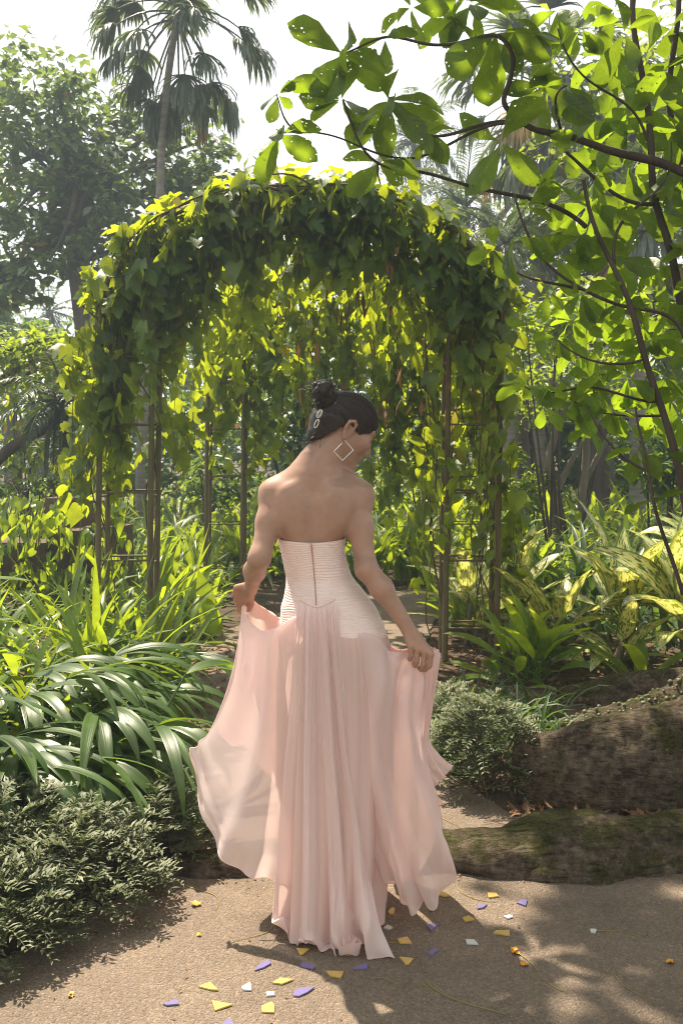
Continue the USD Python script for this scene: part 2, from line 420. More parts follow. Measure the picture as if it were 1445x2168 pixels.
# root bark with moss in patches on its upper side
mat('mossy_root', {'g': ('geometry', {}), 'sx': ('separate_xyz', {}),
    'n': ('noise_texture', {'scale': 20.0, 'detail': 10.0, 'roughness': 0.74}), 'r': ('rgb_ramp', {'ramp': [(0.28, (0.030, 0.022, 0.016)), (0.44, (0.110, 0.083, 0.058)), (0.56, (0.205, 0.160, 0.116)), (0.72, (0.36, 0.295, 0.22))]}),
    'n2': ('noise_texture', {'scale': 5.5, 'detail': 9.0, 'roughness': 0.72}), 'ma': ('math', {'math_type': 'multiply_add', 'value2': 0.16}),
    'mr': ('map_range', {'from_min': 0.565, 'from_max': 0.68, 'clamp': True, 'to_max': 0.85}), 'n3': ('noise_texture', {'scale': 110.0, 'detail': 4.0}),
    'mc': ('rgb_ramp', {'ramp': [(0.3, (0.026, 0.032, 0.007)), (0.7, (0.115, 0.112, 0.022))]}), 'm': ('mix', {}),
    'v': ('voronoi_texture', {'scale': 34.0}), 'lr': ('map_range', {'from_min': 0.10, 'from_max': 0.16, 'to_min': 0.5, 'to_max': 0.0, 'clamp': True}), 'lm': ('mix', {'color2': (0.22, 0.22, 0.16)}),
    'mp5': ('mapping', {'scale': (14.0, 40.0, 60.0)}), 'n5': ('noise_texture', {'scale': 1.0, 'detail': 7.0, 'roughness': 0.72, 'distortion': 0.6}), 'hs': ('math', {'math_type': 'multiply_add', 'value2': 1.3}), 'cr': ('map_range', {'from_min': 0.36, 'from_max': 0.50, 'to_min': 0.35, 'to_max': 1.0, 'clamp': True}), 'cm': ('mix', {'mix_type': 'multiply', 'fac': 1.0}),
    'bp': ('bump', {'strength': 1.0, 'distance': 0.03}), 'p': ('principled_bsdf', {'roughness': 0.92, 'specular_ior_level': 0.15})},
    [('g.position', 'n.vector'), ('n.fac', 'r.fac'), ('g.position', 'n2.vector'), ('g.normal', 'sx.vector'), ('sx.z', 'ma.value1'), ('n2.fac', 'ma.value3'), ('ma.value', 'mr.value'),
     ('g.position', 'n3.vector'), ('n3.fac', 'mc.fac'), ('r.color', 'm.color1'), ('mc.color', 'm.color2'), ('mr.result', 'm.fac'),
     ('g.position', 'v.vector'), ('v.distance', 'lr.value'), ('lr.result', 'lm.fac'), ('m.color', 'lm.color1'), ('lm.color', 'cm.color1'), ('n5.fac', 'cr.value'), ('cr.result', 'cm.color2'), ('cm.color', 'p.base_color'), ('g.position', 'mp5.vector'), ('mp5.vector', 'n5.vector'),
     ('n5.fac', 'hs.value1'), ('n.fac', 'hs.value3'), ('hs.value', 'bp.height'), ('bp.normal', 'p.normal')], 'p.BSDF')
# ------------------------------------------------------------------ ground and path
def sheet(poly, z, step=None, bumpy=0.0):
    v2, f = trimesh.creation.triangulate_polygon(Polygon(poly).buffer(0), engine='earcut')
    return np.column_stack([v2, np.full(len(v2), z)]), f


gx = np.linspace(-1, 1, 161); gx = np.sign(gx) * np.abs(gx) ** 2.2 * 130
gxx, gyy = np.meshgrid(gx, gx + 4.0, indexing='ij')
gz = -0.012 + 0.0 * gxx
gv = np.stack([gxx, gyy, gz], -1).reshape(-1, 3)
ii, jj = np.meshgrid(np.arange(160), np.arange(160), indexing='ij')
gf = np.stack([ii * 161 + jj, (ii + 1) * 161 + jj, (ii + 1) * 161 + jj + 1, ii * 161 + jj + 1], -1).reshape(-1, 4)
lone('ground', (gv, gf), 'soil', label='dark brown soil of the garden beds', cat='ground', kind='structure')


def wavy(pts, amp=0.02, seed=0, n=12):
    pts = np.asarray(pts, float)
    out = []
    for a, b in zip(pts, np.roll(pts, -1, 0)):
        for t in np.arange(n) / n:
            out.append(a * (1 - t) + b * t)
    out = np.array(out)
    q = np.column_stack([out * 7, np.full(len(out), seed)])
    return out + (np.column_stack([meshkit.fbm(q, 3, seed), meshkit.fbm(q + 31, 3, seed)]) - 0.5) * 2 * amp


front = [(-2.3, -3.0), (3.6, -3.0), (3.6, 3.46), (1.5, 3.46), (0.3, 3.46), (-0.60, 3.44), (-0.75, 3.22), (-1.05, 2.75), (-1.6, 2.2), (-2.3, 1.5)]
lone('path', sheet(wavy(front, 0.015, 3), 0.0), 'concrete', label='sunlit speckled concrete path in front of the roots', cat='path', kind='structure')
back = [(-0.62, 3.50), (0.60, 3.50), (0.72, 3.9), (0.46, 4.5), (0.36, 5.2), (0.46, 6.2), (0.60, 7.2), (0.78, 8.3), (1.4, 9.0), (3.0, 9.5), (5.0, 9.6), (5.0, 10.5), (2.6, 10.4), (0.6, 9.9), (-0.3, 9.1), (-0.85, 8.0), (-1.0, 7.2), (-1.02, 6.0), (-0.85, 5.0), (-0.78, 4.2), (-0.68, 3.8)]
lone('path', sheet(wavy(back, 0.03, 5), 0.0), 'concrete', label='narrower concrete path running under the vine arch', cat='path', kind='structure')

# ------------------------------------------------------------------ buttress roots
ROOTV = []


def root(parent, pts, rx, rz, seed, n=60, sides=28, label=None, rough=0.22, sink=0.3, wob=5.0):
    """A surface root: pts in the place along its axis (on the ground), half widths rx and heights rz at each."""
    c = spline(pts, n)
    k = np.linspace(0, 1, n)
    rx = PchipInterpolator(np.linspace(0, 1, len(rx)), rx)(k); rz = PchipInterpolator(np.linspace(0, 1, len(rz)), rz)(k)
    t = np.gradient(c, axis=0); t[:, 2] = 0; t = unit(t)
    s = np.stack([t[:, 1], -t[:, 0], 0 * k], -1)
    th = np.arange(sides) * 2 * np.pi / sides
    h = np.sin(th)
    hz = np.where(h > 0, h, h * sink)
    v = c[:, None] + s[:, None] * (np.cos(th)[None, :, None] * rx[:, None, None]) + np.array([0, 0, 1.0]) * (hz[None, :] * rz[:, None])[..., None]
    q = (meshkit.fbm(v * wob, 4, seed) - 0.5) * 2 * rough + (meshkit.fbm(v * np.array([2.0, 2.0, 9.0]) * 1.6, 3, seed + 9) - 0.5) * rough
    ctr = c[:, None] + np.array([0, 0, 1.0]) * (rz[:, None] * 0.3)[..., None]
    q = q + (meshkit.fbm(v * np.array([26.0, 26.0, 11.0]), 3, seed + 3) - 0.5) * 0.16
    v = v + (v - ctr) * q[..., None]
    v = v.reshape(-1, 3)
    i, j = np.meshgrid(np.arange(n - 1), np.arange(sides), indexing='ij')
    f = np.stack([i * sides + j, i * sides + (j + 1) % sides, (i + 1) * sides + (j + 1) % sides, (i + 1) * sides + j], -1).reshape(-1, 4)
    ROOTV.append((v, normals_of(v, f)))
    return part(parent, 'root', (v, f), 'mossy_root', label=label)


rt = thing('rooted_tree', 'huge old tree at the right edge whose mossy buttress roots spread across the path', 'tree', (2.55, 4.35, 0))
root(rt, [(2.2, 3.80, 0), (1.6, 3.66, 0.0), (1.22, 3.60, 0), (1.0, 3.56, 0), (0.80, 3.60, 0.0), (0.60, 3.52, 0.0), (0.35, 3.56, 0), (0.10, 3.5, 0), (-0.15, 3.53, 0), (-0.40, 3.48, 0), (-0.63, 3.52, -0.01)],
     [0.30, 0.20, 0.15, 0.14, 0.17, 0.18, 0.12, 0.11, 0.10, 0.09, 0.04], [0.46, 0.25, 0.17, 0.15, 0.13, 0.15, 0.11, 0.085, 0.09, 0.08, 0.04], 4, n=220, sides=48, rough=0.26, wob=5.0, label='low dark root lying across the path behind the dress')
root(rt, [(1.35, 3.62, 0), (1.0, 3.50, 0), (0.78, 3.43, 0), (0.60, 3.45, 0)], [0.10, 0.10, 0.09, 0.03], [0.15, 0.13, 0.10, 0.03], 6, n=70, rough=0.40, wob=8.0, label='short bulging root joined to the low dark one')
root(rt, [(2.5, 4.3, 0), (2.0, 4.18, 0), (1.45, 4.12, 0), (1.1, 4.10, 0), (0.86, 4.13, 0), (0.74, 4.2, 0)],
     [0.50, 0.36, 0.25, 0.19, 0.14, 0.06], [1.35, 0.98, 0.62, 0.42, 0.34, 0.27], 7, n=170, sides=56, rough=0.20, wob=4.0, label='thick mossy buttress root, tallest of the roots')
root(rt, [(2.5, 4.5, 0), (2.0, 4.75, 0), (1.6, 4.9, 0), (1.28, 4.98, 0), (1.0, 5.0, 0)],
     [0.5, 0.26, 0.17, 0.12, 0.05], [1.25, 0.62, 0.38, 0.20, 0.05], 12, n=80, rough=0.35, label='root dotted with round green lichen')
root(rt, [(2.5, 4.6, 0), (2.1, 5.3, 0), (1.75, 5.6, 0), (1.45, 5.72, 0), (1.25, 5.75, 0)],
     [0.5, 0.25, 0.16, 0.12, 0.06], [1.2, 0.50, 0.24, 0.17, 0.06], 15, n=70, rough=0.35, label='paler root farthest from the path')
part(rt, 'trunk', tube([(2.6, 4.4, 0), (2.62, 4.42, 2.0), (2.66, 4.6, 4.5), (2.55, 5.0, 7.0)], 0.62, 0.28, n=40, sides=24, rough=0.18, wob=3), 'mossy_root')
# lichen discs on the third root
lv = []
rv, rn = ROOTV[3]
if rn[np.argmax(rv[:, 2])][2] < 0:
    rn = -rn
ok = np.where((rv[:, 0] > 1.05) & (rv[:, 0] < 1.9) & (rn[:, 2] > -0.1) & (rn[:, 1] < 0.5))[0]
for i_ in rng.choice(ok, min(300, len(ok)), replace=False):
    nrm = rn[i_]; c = rv[i_] + rng.normal(0, 0.006, 3)
    r = rng.uniform(0.006, 0.013); n8 = np.arange(8) * math.pi / 4
    u = unit(np.cross(nrm, [1, 0, 0.2])); w = np.cross(nrm, u)
    ring8 = np.cos(n8)[:, None] * u + np.sin(n8)[:, None] * w
    v = np.vstack([c + r * ring8 - nrm * 0.006, c + r * 0.8 * ring8 + nrm * 0.003, [c + nrm * 0.0045]])
    k8 = np.arange(8)
    f = np.vstack([np.stack([k8, (k8 + 1) % 8, (k8 + 1) % 8 + 8, k8 + 8], 1), np.stack([k8 + 8, (k8 + 1) % 8 + 8, np.full(8, 16), np.full(8, 16)], 1)])
    lv.append((v, f, np.full((17, 3), rng.uniform())))
part(rt, 'lichen', join(lv), 'fern_leaf', kind='stuff')
# the tree's own crown, above and right of the picture, which shades the foreground
BRANCH = []
def limb(parent, pts, r0, r1, name='limb', mat_='bark', **kw):
    return part(parent, name, tube(pts, r0, r1, rough=0.10, **kw), mat_)


CROWN = [  # centre and radius of each part of the crown
    (1.2, 5.0, 7.2, 1.3), (2.2, 5.2, 7.4, 1.5), (3.2, 4.4, 7.2, 1.6), (1.0, 4.2, 6.6, 1.0), (-1.05, 5.75, 6.2, 0.50), (-0.65, 5.55, 6.3, 0.60), (-0.1, 5.35, 6.4, 0.70), (0.6, 5.2, 6.6, 0.8),
    (-0.75, 6.35, 6.6, 0.42), (0.0, 4.3, 6.3, 0.75), (2.2, 3.6, 6.8, 1.4), (0.9, 3.2, 6.5, 0.95), (3.6, 6.4, 7.6, 1.3), (-0.9, 4.75, 6.4, 0.40), (-0.35, 6.55, 6.5, 0.38), (-0.75, 7.0, 6.7, 0.36), (-1.15, 6.55, 6.6, 0.36)]
cl = []
for (x, y, z, r) in CROWN:
    limb(rt, [(2.6, 4.7, 5.4), ((2.6 + x) / 2, (4.7 + y) / 2, (5.6 + z) / 2 + 0.2), (x, y, z)], 0.10, 0.02)
    N = int(330 * r * r)
    q = unit(rng.normal(size=(N, 3))) * (r * rng.uniform(0.3, 1, N) ** 0.5)[:, None] * [1, 1, 0.45] + [x, y, z]
    az = rng.uniform(0, 6.28, N)
    d = np.stack([np.cos(az), np.sin(az), rng.uniform(-0.7, 0.2, N)], -1)
    cl.append(merged(leaves(q, d, rng.uniform(0.16, 0.26, N), rng.uniform(0.08, 0.12, N), 0.5, obovate, n=3)))
part(rt, 'crown', join(cl), 'almond_leaf')

# ------------------------------------------------------------------ the arch
YF, YB = 6.75, 9.65      # front and back of the arch
SF = F / YF
AX0, AX1 = -1.44, 0.84    # middle of the towers at the front
AXC, SPRING, RISE = (AX0 + AX1) / 2, 2.36, 0.86
SHIFT = 0.115            # the walk drifts right as it goes back


def ax(y):
    return AXC + (y - YF) * SHIFT


arch = thing('garden_arch', 'tall brown metal arch of ladder towers and hoops carrying the vine over the path', 'garden arch', (AXC, YF, 0))
HWO, HWI = 1.35, 1.00     # half spans of the outer and inner hoops
for y0 in (YF - 0.02, YB - 0.02):
    for sgn in (-1, 1):
        tw = []
        for hw in (HWO, HWI):
            for dy in (0.0, 0.26):
                x = ax(y0) + sgn * hw
                xt = x + 0.03
                part(arch, 'post', tube([(x, y0 + dy, -0.02), (xt, y0 + dy, SPRING)], 0.021, 0.019, n=3, sides=8), 'frame_metal')
        for z in np.arange(0.22, SPRING, 0.46):
            for dy in (0.0, 0.26):
                o = 0.03 * z / SPRING
                part(arch, 'rung', tube([(ax(y0) + sgn * HWI + o, y0 + dy, z + 0.01 * dy), (ax(y0) + sgn * HWO + o, y0 + dy, z)], 0.008, n=2, sides=6), 'frame_metal')
            for hw in (HWI, HWO):
                part(arch, 'rung', tube([(ax(y0) + sgn * hw + o, y0, z - 0.03), (ax(y0) + sgn * hw + o, y0 + 0.26, z - 0.03)], 0.008, n=2, sides=6), 'frame_metal')


def hoop(y, hw, rise):
    a = np.linspace(0, np.pi, 15)
    return np.stack([ax(y) + 0.03 + hw * np.cos(a), np.full(15, y), SPRING + rise * np.sin(a)], -1)


for y0 in (YF - 0.02, YF + 0.24, YB - 0.02, YB + 0.24):
    part(arch, 'hoop', tube(hoop(y0, HWO, RISE), 0.02, n=48, sides=8), 'frame_metal')
    part(arch, 'hoop', tube(hoop(y0, HWI, RISE - 0.26), 0.017, n=48, sides=8), 'frame_metal')
for a in np.linspace(0.1, np.pi - 0.1, 11):
    part(arch, 'purlin', tube([(ax(y) + 0.03 + HWO * math.cos(a), y, SPRING + RISE * math.sin(a) - 0.03) for y in (YF, YB + 0.24)], 0.014, n=3, sides=6), 'frame_metal')

# ------------------------------------------------------------------ the vine on the arch
trilobe = template(half([(0, 0), (-0.09, 0.08), (-0.10, 0.20), (0.0, 0.31), (0.16, 0.36), (0.36, 0.45), (0.56, 0.50), (0.54, 0.36), (0.47, 0.21), (0.60, 0.24), (0.74, 0.20), (0.88, 0.10), (1.0, 0.0)]), strips=5)
heart = template(half([(0, 0), (-0.12, 0.12), (-0.12, 0.28), (0.0, 0.42), (0.2, 0.47), (0.42, 0.42), (0.65, 0.27), (0.85, 0.10), (1.0, 0.0)]), strips=5)
vine = thing('climbing_vine', 'dense climbing vine with lobed leaves hanging in a curtain from the garden arch', 'vine', (AXC, YF, 0))
R = np.random.default_rng(11)


def arch_z(x, y, hw=HWO, rise=RISE):
    u = np.clip((x - ax(y) - 0.03) / (hw + 0.02), -0.999, 0.999)
    return SPRING + rise * np.sqrt(1 - u * u)


strand_b, strand_d, strand_t = [], [], []
stems = []


def strand(x, y, z0, length, tint=(0, 0.9), dens=0.072, drift=0.05, out=None):
    """A hanging shoot with leaves on alternate sides."""
    m = max(2, int(length / dens))
    zz = z0 - np.arange(m) * dens - R.uniform(0, dens)
    zz = zz[zz > 0.12]
    m = len(zz)
    if m == 0:
        return
    xx = x + np.cumsum(R.normal(0, drift * 0.22, m)); yy = y + np.cumsum(R.normal(0, drift * 0.22, m))
    stems.append(np.stack([xx, yy, zz], -1))
    side = R.uniform(0, 6.28, m)
    off = np.stack([np.cos(side), np.sin(side), 0 * side], -1) * R.uniform(0.02, 0.09, m)[:, None]
    face = (math.pi * 1.5 if out is None else out) + R.normal(0, 0.85, m)
    el = R.uniform(-1.35, -0.45, m)
    strand_b.append(np.stack([xx, yy, zz], -1) + off)
    strand_d.append(np.stack([np.cos(face) * np.cos(el), np.sin(face) * np.cos(el), np.sin(el)], -1))
    strand_t.append(R.uniform(tint[0], tint[1], m) if R.uniform() > 0.02 else np.where(R.uniform(0, 1, m) < 0.25, 0.97, 0.85))


# front curtain: hangs from the front hoops, longer at the sides
px_hang = [(-1.7, 1.7), (-1.45, 1.55), (-1.30, 1.5), (-1.1, 1.35), (-0.9, 1.1), (-0.7, 0.85), (-0.45, 0.75), (-0.2, 0.72), (0.05, 0.75), (0.3, 0.85), (0.5, 1.05), (0.65, 1.5), (0.8, 1.2), (0.95, 1.5), (1.1, 1.3)]
hx, hl = np.array(px_hang).T
for k in range(110):
    x = R.uniform(-1.70, 1.08)
    y = YF + R.uniform(-0.16, 0.34)
    zt = float(arch_z(x, y)) + R.uniform(-0.08, 0.10)
    strand(x, y, zt, np.interp(x, hx, hl) * R.uniform(0.45, 1.0), out=None if R.uniform() < 0.6 else R.uniform(0, 6.28))
for k in range(170):
    x = R.uniform(-1.66, 1.04); y = YF + R.uniform(-0.2, 0.25)
    strand(x, y, float(arch_z(x, y)) + R.uniform(-0.05, 0.10), R.uniform(0.25, 0.62), tint=(0, 0.6), out=R.normal(4.71, 0.5))
# along the roof between front and back
for k in range(110):
    y = R.choice([R.uniform(YF + 0.2, YF + 0.7), R.uniform(YF + 0.7, YB + 0.3)]); a = R.uniform(0.05, np.pi - 0.05)
    if math.cos(a) > 0.55 and R.uniform() < 0.6:
        continue
    x = ax(y) + 0.03 + (HWO + 0.03) * math.cos(a)
    strand(x, y, SPRING + RISE * math.sin(a) + R.uniform(-0.02, 0.09), R.uniform(0.12, 0.5) * (0.5 + abs(math.cos(a))), out=R.uniform(0, 6.28))
# curtain at the back, lit by the sun
for k in range(112):
    y = YB + R.uniform(-0.12, 0.40); x = ax(y) + R.uniform(-1.36, 1.36)
    strand(x, y, float(arch_z(x, y)), R.uniform(0.6, 2.0) * (1.0 if x > -0.5 else 0.7), tint=(0.4, 0.9), out=R.normal(1.75, 0.5), dens=0.085)
# a loose inner curtain half way back
for k in range(80):
    y = R.uniform(YF + 0.8, YB - 0.6); x = ax(y) + R.uniform(-1.3, 1.3)
    strand(x, y, float(arch_z(x, y)) - 0.02, R.uniform(0.3, 1.3) * (0.6 + 0.5 * abs(x - ax(y))), tint=(0.4, 0.9), out=R.normal(1.75, 0.6))
# shoots that climb the towers
for (x, y, z, n, ln) in [(0.64, YF, 1.7, 3, 1.3), (1.16, YF - 0.1, 1.5, 3, 0.9), (1.22, YF + 0.1, 1.15, 6, 0.9), (-1.68, YF, 2.2, 8, 1.35), (-1.62, YF, 1.9, 4, 1.0), (-1.25, YF + 0.1, 1.7, 2, 0.5), (-1.0, YF - .05, 1.7, 2, 0.5), (1.35, YB, 1.9, 3, 1.5), (-0.75, YB, 2.1, 4, 1.3), (1.25, YB, 1.8, 4, 1.5), (-0.5, YB, 2.2, 5, 1.2), (0.5, YB + .1, 2.2, 6, 1.5), (0.85, YB + .1, 2.2, 6, 1.6)]:
    for k in range(n):
        strand(x + R.normal(0, 0.10), y + R.normal(0, 0.10), z + R.uniform(-0.1, 0.15), ln * R.uniform(0.5, 1), out=R.uniform(0, 6.28))
# the thatch of leaves lying on top
N = 560
yy = np.where(R.uniform(0, 1, N) < 0.62, R.uniform(YF - 0.18, YF + 0.75, N), R.uniform(YF - 0.18, YB + 0.4, N)); aa = R.uniform(0.02, np.pi - 0.02, N)
xx = ax(yy) + 0.03 + (HWO + R.uniform(-0.02, 0.10, N)) * np.cos(aa); zz = SPRING + (RISE + R.uniform(-0.02, 0.13, N)) * np.sin(aa)
top_d = np.stack([np.cos(aa) * 0.8 + R.normal(0, 0.6, N), R.normal(-0.25, 0.7, N), R.uniform(-0.6, 0.25, N)], -1)
keep = ~((np.cos(aa) > 0.5) & (yy > YF + 0.2) & (R.uniform(0, 1, N) < 0.65))
xx, yy, zz, aa, top_d = xx[keep], yy[keep], zz[keep], aa[keep], top_d[keep]; N = len(xx)
B = np.vstack(strand_b); D = np.vstack(strand_d); TT = np.concatenate(strand_t)
sz = R.uniform(0.085, 0.17, len(B))
UP = np.column_stack([0 * sz, 0 * sz, 0 * sz + 1.0]) + R.normal(0, 0.35, (len(B), 3))
kind = R.uniform(0, 1, len(B)) < 0.72
big_ = lambda m: stamp(trilobe if m is kind else heart, B[m], D[m], UP[m], sz[m], sz[m] * 0.95, R.uniform(0, 0.5, m.sum()), R.uniform(0.05, 0.35, m.sum()), 0.02, TT[m], R)
lv1 = big_(kind)
lv2 = stamp(heart, B[~kind], D[~kind], UP[~kind], sz[~kind], sz[~kind] * 0.85, R.uniform(0, 0.5, (~kind).sum()), R.uniform(0.05, 0.35, (~kind).sum()), 0.02, TT[~kind], R)
tl = stamp(trilobe, np.stack([xx, yy, zz], -1), top_d, np.column_stack([np.cos(aa), 0 * aa, np.sin(aa)]) + R.normal(0, 0.4, (N, 3)), R.uniform(0.10, 0.17, N), R.uniform(0.10, 0.16, N), 0.25, 0.2, 0.03, R.uniform(0.2, 0.9, N), R)
each_part(vine, 'leaf', lv1, 'vine_leaf', order=nearest(lv1[0]))
part(vine, 'small_leaf_mass', merged(lv2), 'vine_leaf', kind='stuff')
part(vine, 'roof_leaf_mass', merged(tl), 'vine_leaf', kind='stuff')
part(vine, 'shoot_mass', join([tube(s[:: max(1, len(s) // 6)], 0.0035, 0.002, n=6, sides=4, caps=False) for s in stems if len(s) >= 4]), 'vine_stem', kind='stuff')
# old woody stems woven round the hoops and up the posts
for k in range(26):
    y = YF + R.uniform(-0.08, 0.3); a = np.sort(R.uniform(0.0, np.pi, 2)); aa_ = np.linspace(a[0], a[1], 7)
    part(vine, 'woody_stem', tube([(ax(y) + 0.03 + (HWO + R.normal(0, 0.025)) * math.cos(q), y + R.normal(0, 0.05), SPRING + (RISE + R.normal(0, 0.025)) * math.sin(q)) for q in aa_], R.uniform(0.004, 0.010), n=24, sides=5), 'vine_stem')
for k in range(10):
    sx = [-1.62, -1.28, 0.64, 0.92, 1.0][k % 5]
    part(vine, 'woody_stem', tube([(sx + R.normal(0, 0.06), YF + R.uniform(-0.1, 0.2), z) for z in np.linspace(0, 2.4, 7)], R.uniform(0.004, 0.008), n=20, sides=5), 'vine_stem')
# dry brown bits caught in the vine
N = 90
q = np.stack([R.uniform(-0.3, 1.1, N), YF + R.uniform(-0.2, 0.2, N), R.uniform(1.7, 2.9, N)], -1); q[:, 2] = np.minimum(q[:, 2], arch_z(q[:, 0], q[:, 1]) - 0.03)
part(vine, 'withered_leaf_mass', merged(leaves(q, np.column_stack([R.normal(0, 0.3, N), R.normal(0, 0.3, N), -np.ones(N)]), R.uniform(0.08, 0.18, N), 0.03, 0.3, lance, n=3, wave=0.2, R=R)), 'dry_leaf', kind='stuff')
# ------------------------------------------------------------------ far trees
def cloud(N, ctr, rad, L, W, prof=lance, n=2, shell=0.45, droop=0.4, R=rng, clumps=None, el=(-0.9, 0.3)):
    """Leaves of a crown: gathered in clumps spread through an uneven ellipsoid."""
    ctr, rad = np.asarray(ctr, float), np.asarray(rad, float)
    K = clumps or max(8, N // 45)
    cq = unit(R.normal(size=(K, 3))) * (R.uniform(shell ** 3, 1, K) ** (1 / 3))[:, None]
    cr = R.uniform(0.10, 0.26, K)
    k = R.integers(0, K, N)
    q = cq[k] + R.normal(size=(N, 3)) * cr[k][:, None]
    az = R.uniform(0, 6.28, N)
    d = np.stack([np.cos(az), np.sin(az), R.uniform(el[0], el[1], N)], -1)
    tint = np.clip(R.uniform(0, 1, K)[k] * 0.6 + R.uniform(0, 0.4, N), 0, 0.9)
    tint = np.where(R.uniform(0, 1, N) < 0.012, 0.97, tint)
    return leaves(ctr + q * rad, d, R.uniform(0.7, 1.25, N) * L, R.uniform(0.8, 1.2, N) * W, droop, prof, n=n, tint=tint, R=R, roll=R.normal(0, 0.5, N)), ctr + cq * rad


def tree(name, label, cat, base, trunk, r0, blobs, leafm, L, W, prof=lance, bark='bark', group=None, seed=1, limbs=9, kind=None, droop=0.4, shell=0.45):
    R = np.random.default_rng(seed)
    o = thing(name, label, cat, base, group, kind)
    if trunk is not None:
        part(o, 'trunk', tube(trunk, r0, r0 * 0.55, n=24, sides=10, rough=0.10, seed=seed), bark)
    cl = []
    tips = []
    for (c, r, N) in blobs:
        b, k = cloud(N, c, r, L, W, prof, R=R, droop=droop, shell=shell)
        cl.append(merged(b)); tips.append(k)
    tips = np.vstack(tips)
    if trunk is not None:
        top = np.asarray(trunk[-1], float); mid = np.asarray(trunk[len(trunk) // 2], float)
        for i in R.choice(len(tips), min(limbs, len(tips)), replace=False):
            s = top * R.uniform(0.3, 1) + mid * 0; s = mid + (top - mid) * R.uniform(0.2, 1)
            e = tips[i]
            part(o, 'limb', tube([s, (s + e) / 2 + R.normal(0, 0.12, 3) + [0, 0, 0.15], e], r0 * 0.42, r0 * 0.08, n=12, sides=7, rough=0.1), bark)
    part(o, 'crown', join(cl), leafm)
    return o


def pxb(px, py, Y, rx, rz, N, ry=None):
    """Part of a crown from its place and radii in the photograph."""
    s = F / Y
    return (P(px, py, Y), (rx / s, ry or (rx + rz) / 2 / s, rz / s), N)


Y = 17.5
tree('broadleaf_tree', 'tall broadleaf tree with dark rounded leaves against the sky behind the fan palm', 'tree', P(160, 1107, Y) * [1, 1, 0],
     [P(165, 1110, Y), P(185, 800, Y), P(170, 640, Y), P(150, 480, Y), P(150, 300, Y)], 0.20,
     [pxb(85, 235, Y, 120, 135, 1080), pxb(200, 260, Y, 120, 130, 936), pxb(60, 420, Y, 120, 130, 1008), pxb(240, 430, Y, 140, 130, 1080), pxb(390, 330, Y + .5, 125, 100, 1080), pxb(430, 420, Y + 1, 110, 90, 792),
      pxb(330, 520, Y, 120, 90, 648), pxb(120, 560, Y, 130, 80, 648), pxb(20, 600, Y, 60, 60, 252)],
     'glossy_tree_leaf', 0.235, 0.13, ovate, seed=3, limbs=26)
Y = 24.0
tree('broadleaf_tree', 'lower dark tree crown behind the left end of the vine arch', 'tree', P(30, 1062, Y) * [1, 1, 0],
     [P(30, 1070, Y), P(20, 900, Y), P(30, 720, Y)], 0.2, [pxb(30, 690, Y, 110, 60, 900), pxb(150, 720, Y, 90, 60, 600), pxb(-90, 640, Y, 110, 90, 800)], 'dark_tree_leaf', 0.30, 0.15, ovate, seed=5)


def fan_frond(base, direc, up, L, R, n=26, spread=2.6, droop=0.5, tint=0.5, stalk=0.9):
    """A fan leaf: a stalk, then ribbed blades that spread from its end and hang at their tips."""
    direc = unit(direc)
    c = spline([base, base + direc * stalk * 0.5 + [0, 0, 0.05], base + direc * stalk - [0, 0, 0.12 * stalk]], 6)
    d = unit(c[-1] - c[-2]); s = unit(np.cross(up, d)); m = np.cross(d, s)
    a = np.linspace(-spread / 2, spread / 2, n) + R.normal(0, 0.03, n)
    dd = np.cos(a)[:, None] * d + np.sin(a)[:, None] * s + 0.12 * R.normal(size=(n, 1)) * m
    b = leaves(np.repeat(c[-1:], n, 0), dd, L * R.uniform(0.8, 1.05, n) * (1 - 0.15 * np.abs(a) / spread), L * 0.085, droop + R.uniform(0, 0.9, n), strap, n=4, fold=0.4, tint=np.clip(tint + R.normal(0, 0.08, n), 0, 0.9), R=R, power=2.2)
    return join([merged(b), tube(c, 0.018, 0.010, n=6, sides=5)])


def fan_palm(name, label, base, trunk, r0, L, count, seed, stalk=1.0, old=5):
    R = np.random.default_rng(seed)
    o = thing(name, label, 'palm tree', base)
    part(o, 'trunk', tube(trunk, r0 * 1.15, r0 * 0.8, n=40, sides=12, rough=0.06, wob=9), 'palm_bark')
    top = np.asarray(trunk[-1], float)
    for k in range(count):
        a = k * 2.4 + R.normal(0, 0.25); e = 1.15 - 2.55 * k / count + R.normal(0, 0.12)
        d = np.array([math.cos(a) * math.cos(e), math.sin(a) * math.cos(e), math.sin(e)])
        dead = k >= count - 2 * old and (k % 2 == 0)
        part(o, 'frond', fan_frond(top + [0, 0, 0.25 - 0.5 * k / count], d, np.array([-d[0], -d[1], 1.2]), L * R.uniform(0.85, 1.1), R, droop=0.5 + 0.9 * k / count, tint=R.uniform(0.1, 0.9), stalk=stalk * R.uniform(0.8, 1.15)), 'old_palm_leaf' if dead else 'palm_leaf', label='yellowed hanging frond' if dead else None)
    return o


Y = 14.0
fan_palm('fan_palm', 'tall fan palm with a slender leaning trunk and drooping grey fronds at upper left', P(305, 1141, Y) * [1, 1, 0],
         [P(298, 1145, Y), P(305, 850, Y), P(318, 700, Y), P(337, 440, Y), P(346, 250, Y), P(366, 90, Y), P(376, 20, Y)], 0.060, 0.64, 44, 8, stalk=1.0, old=1)


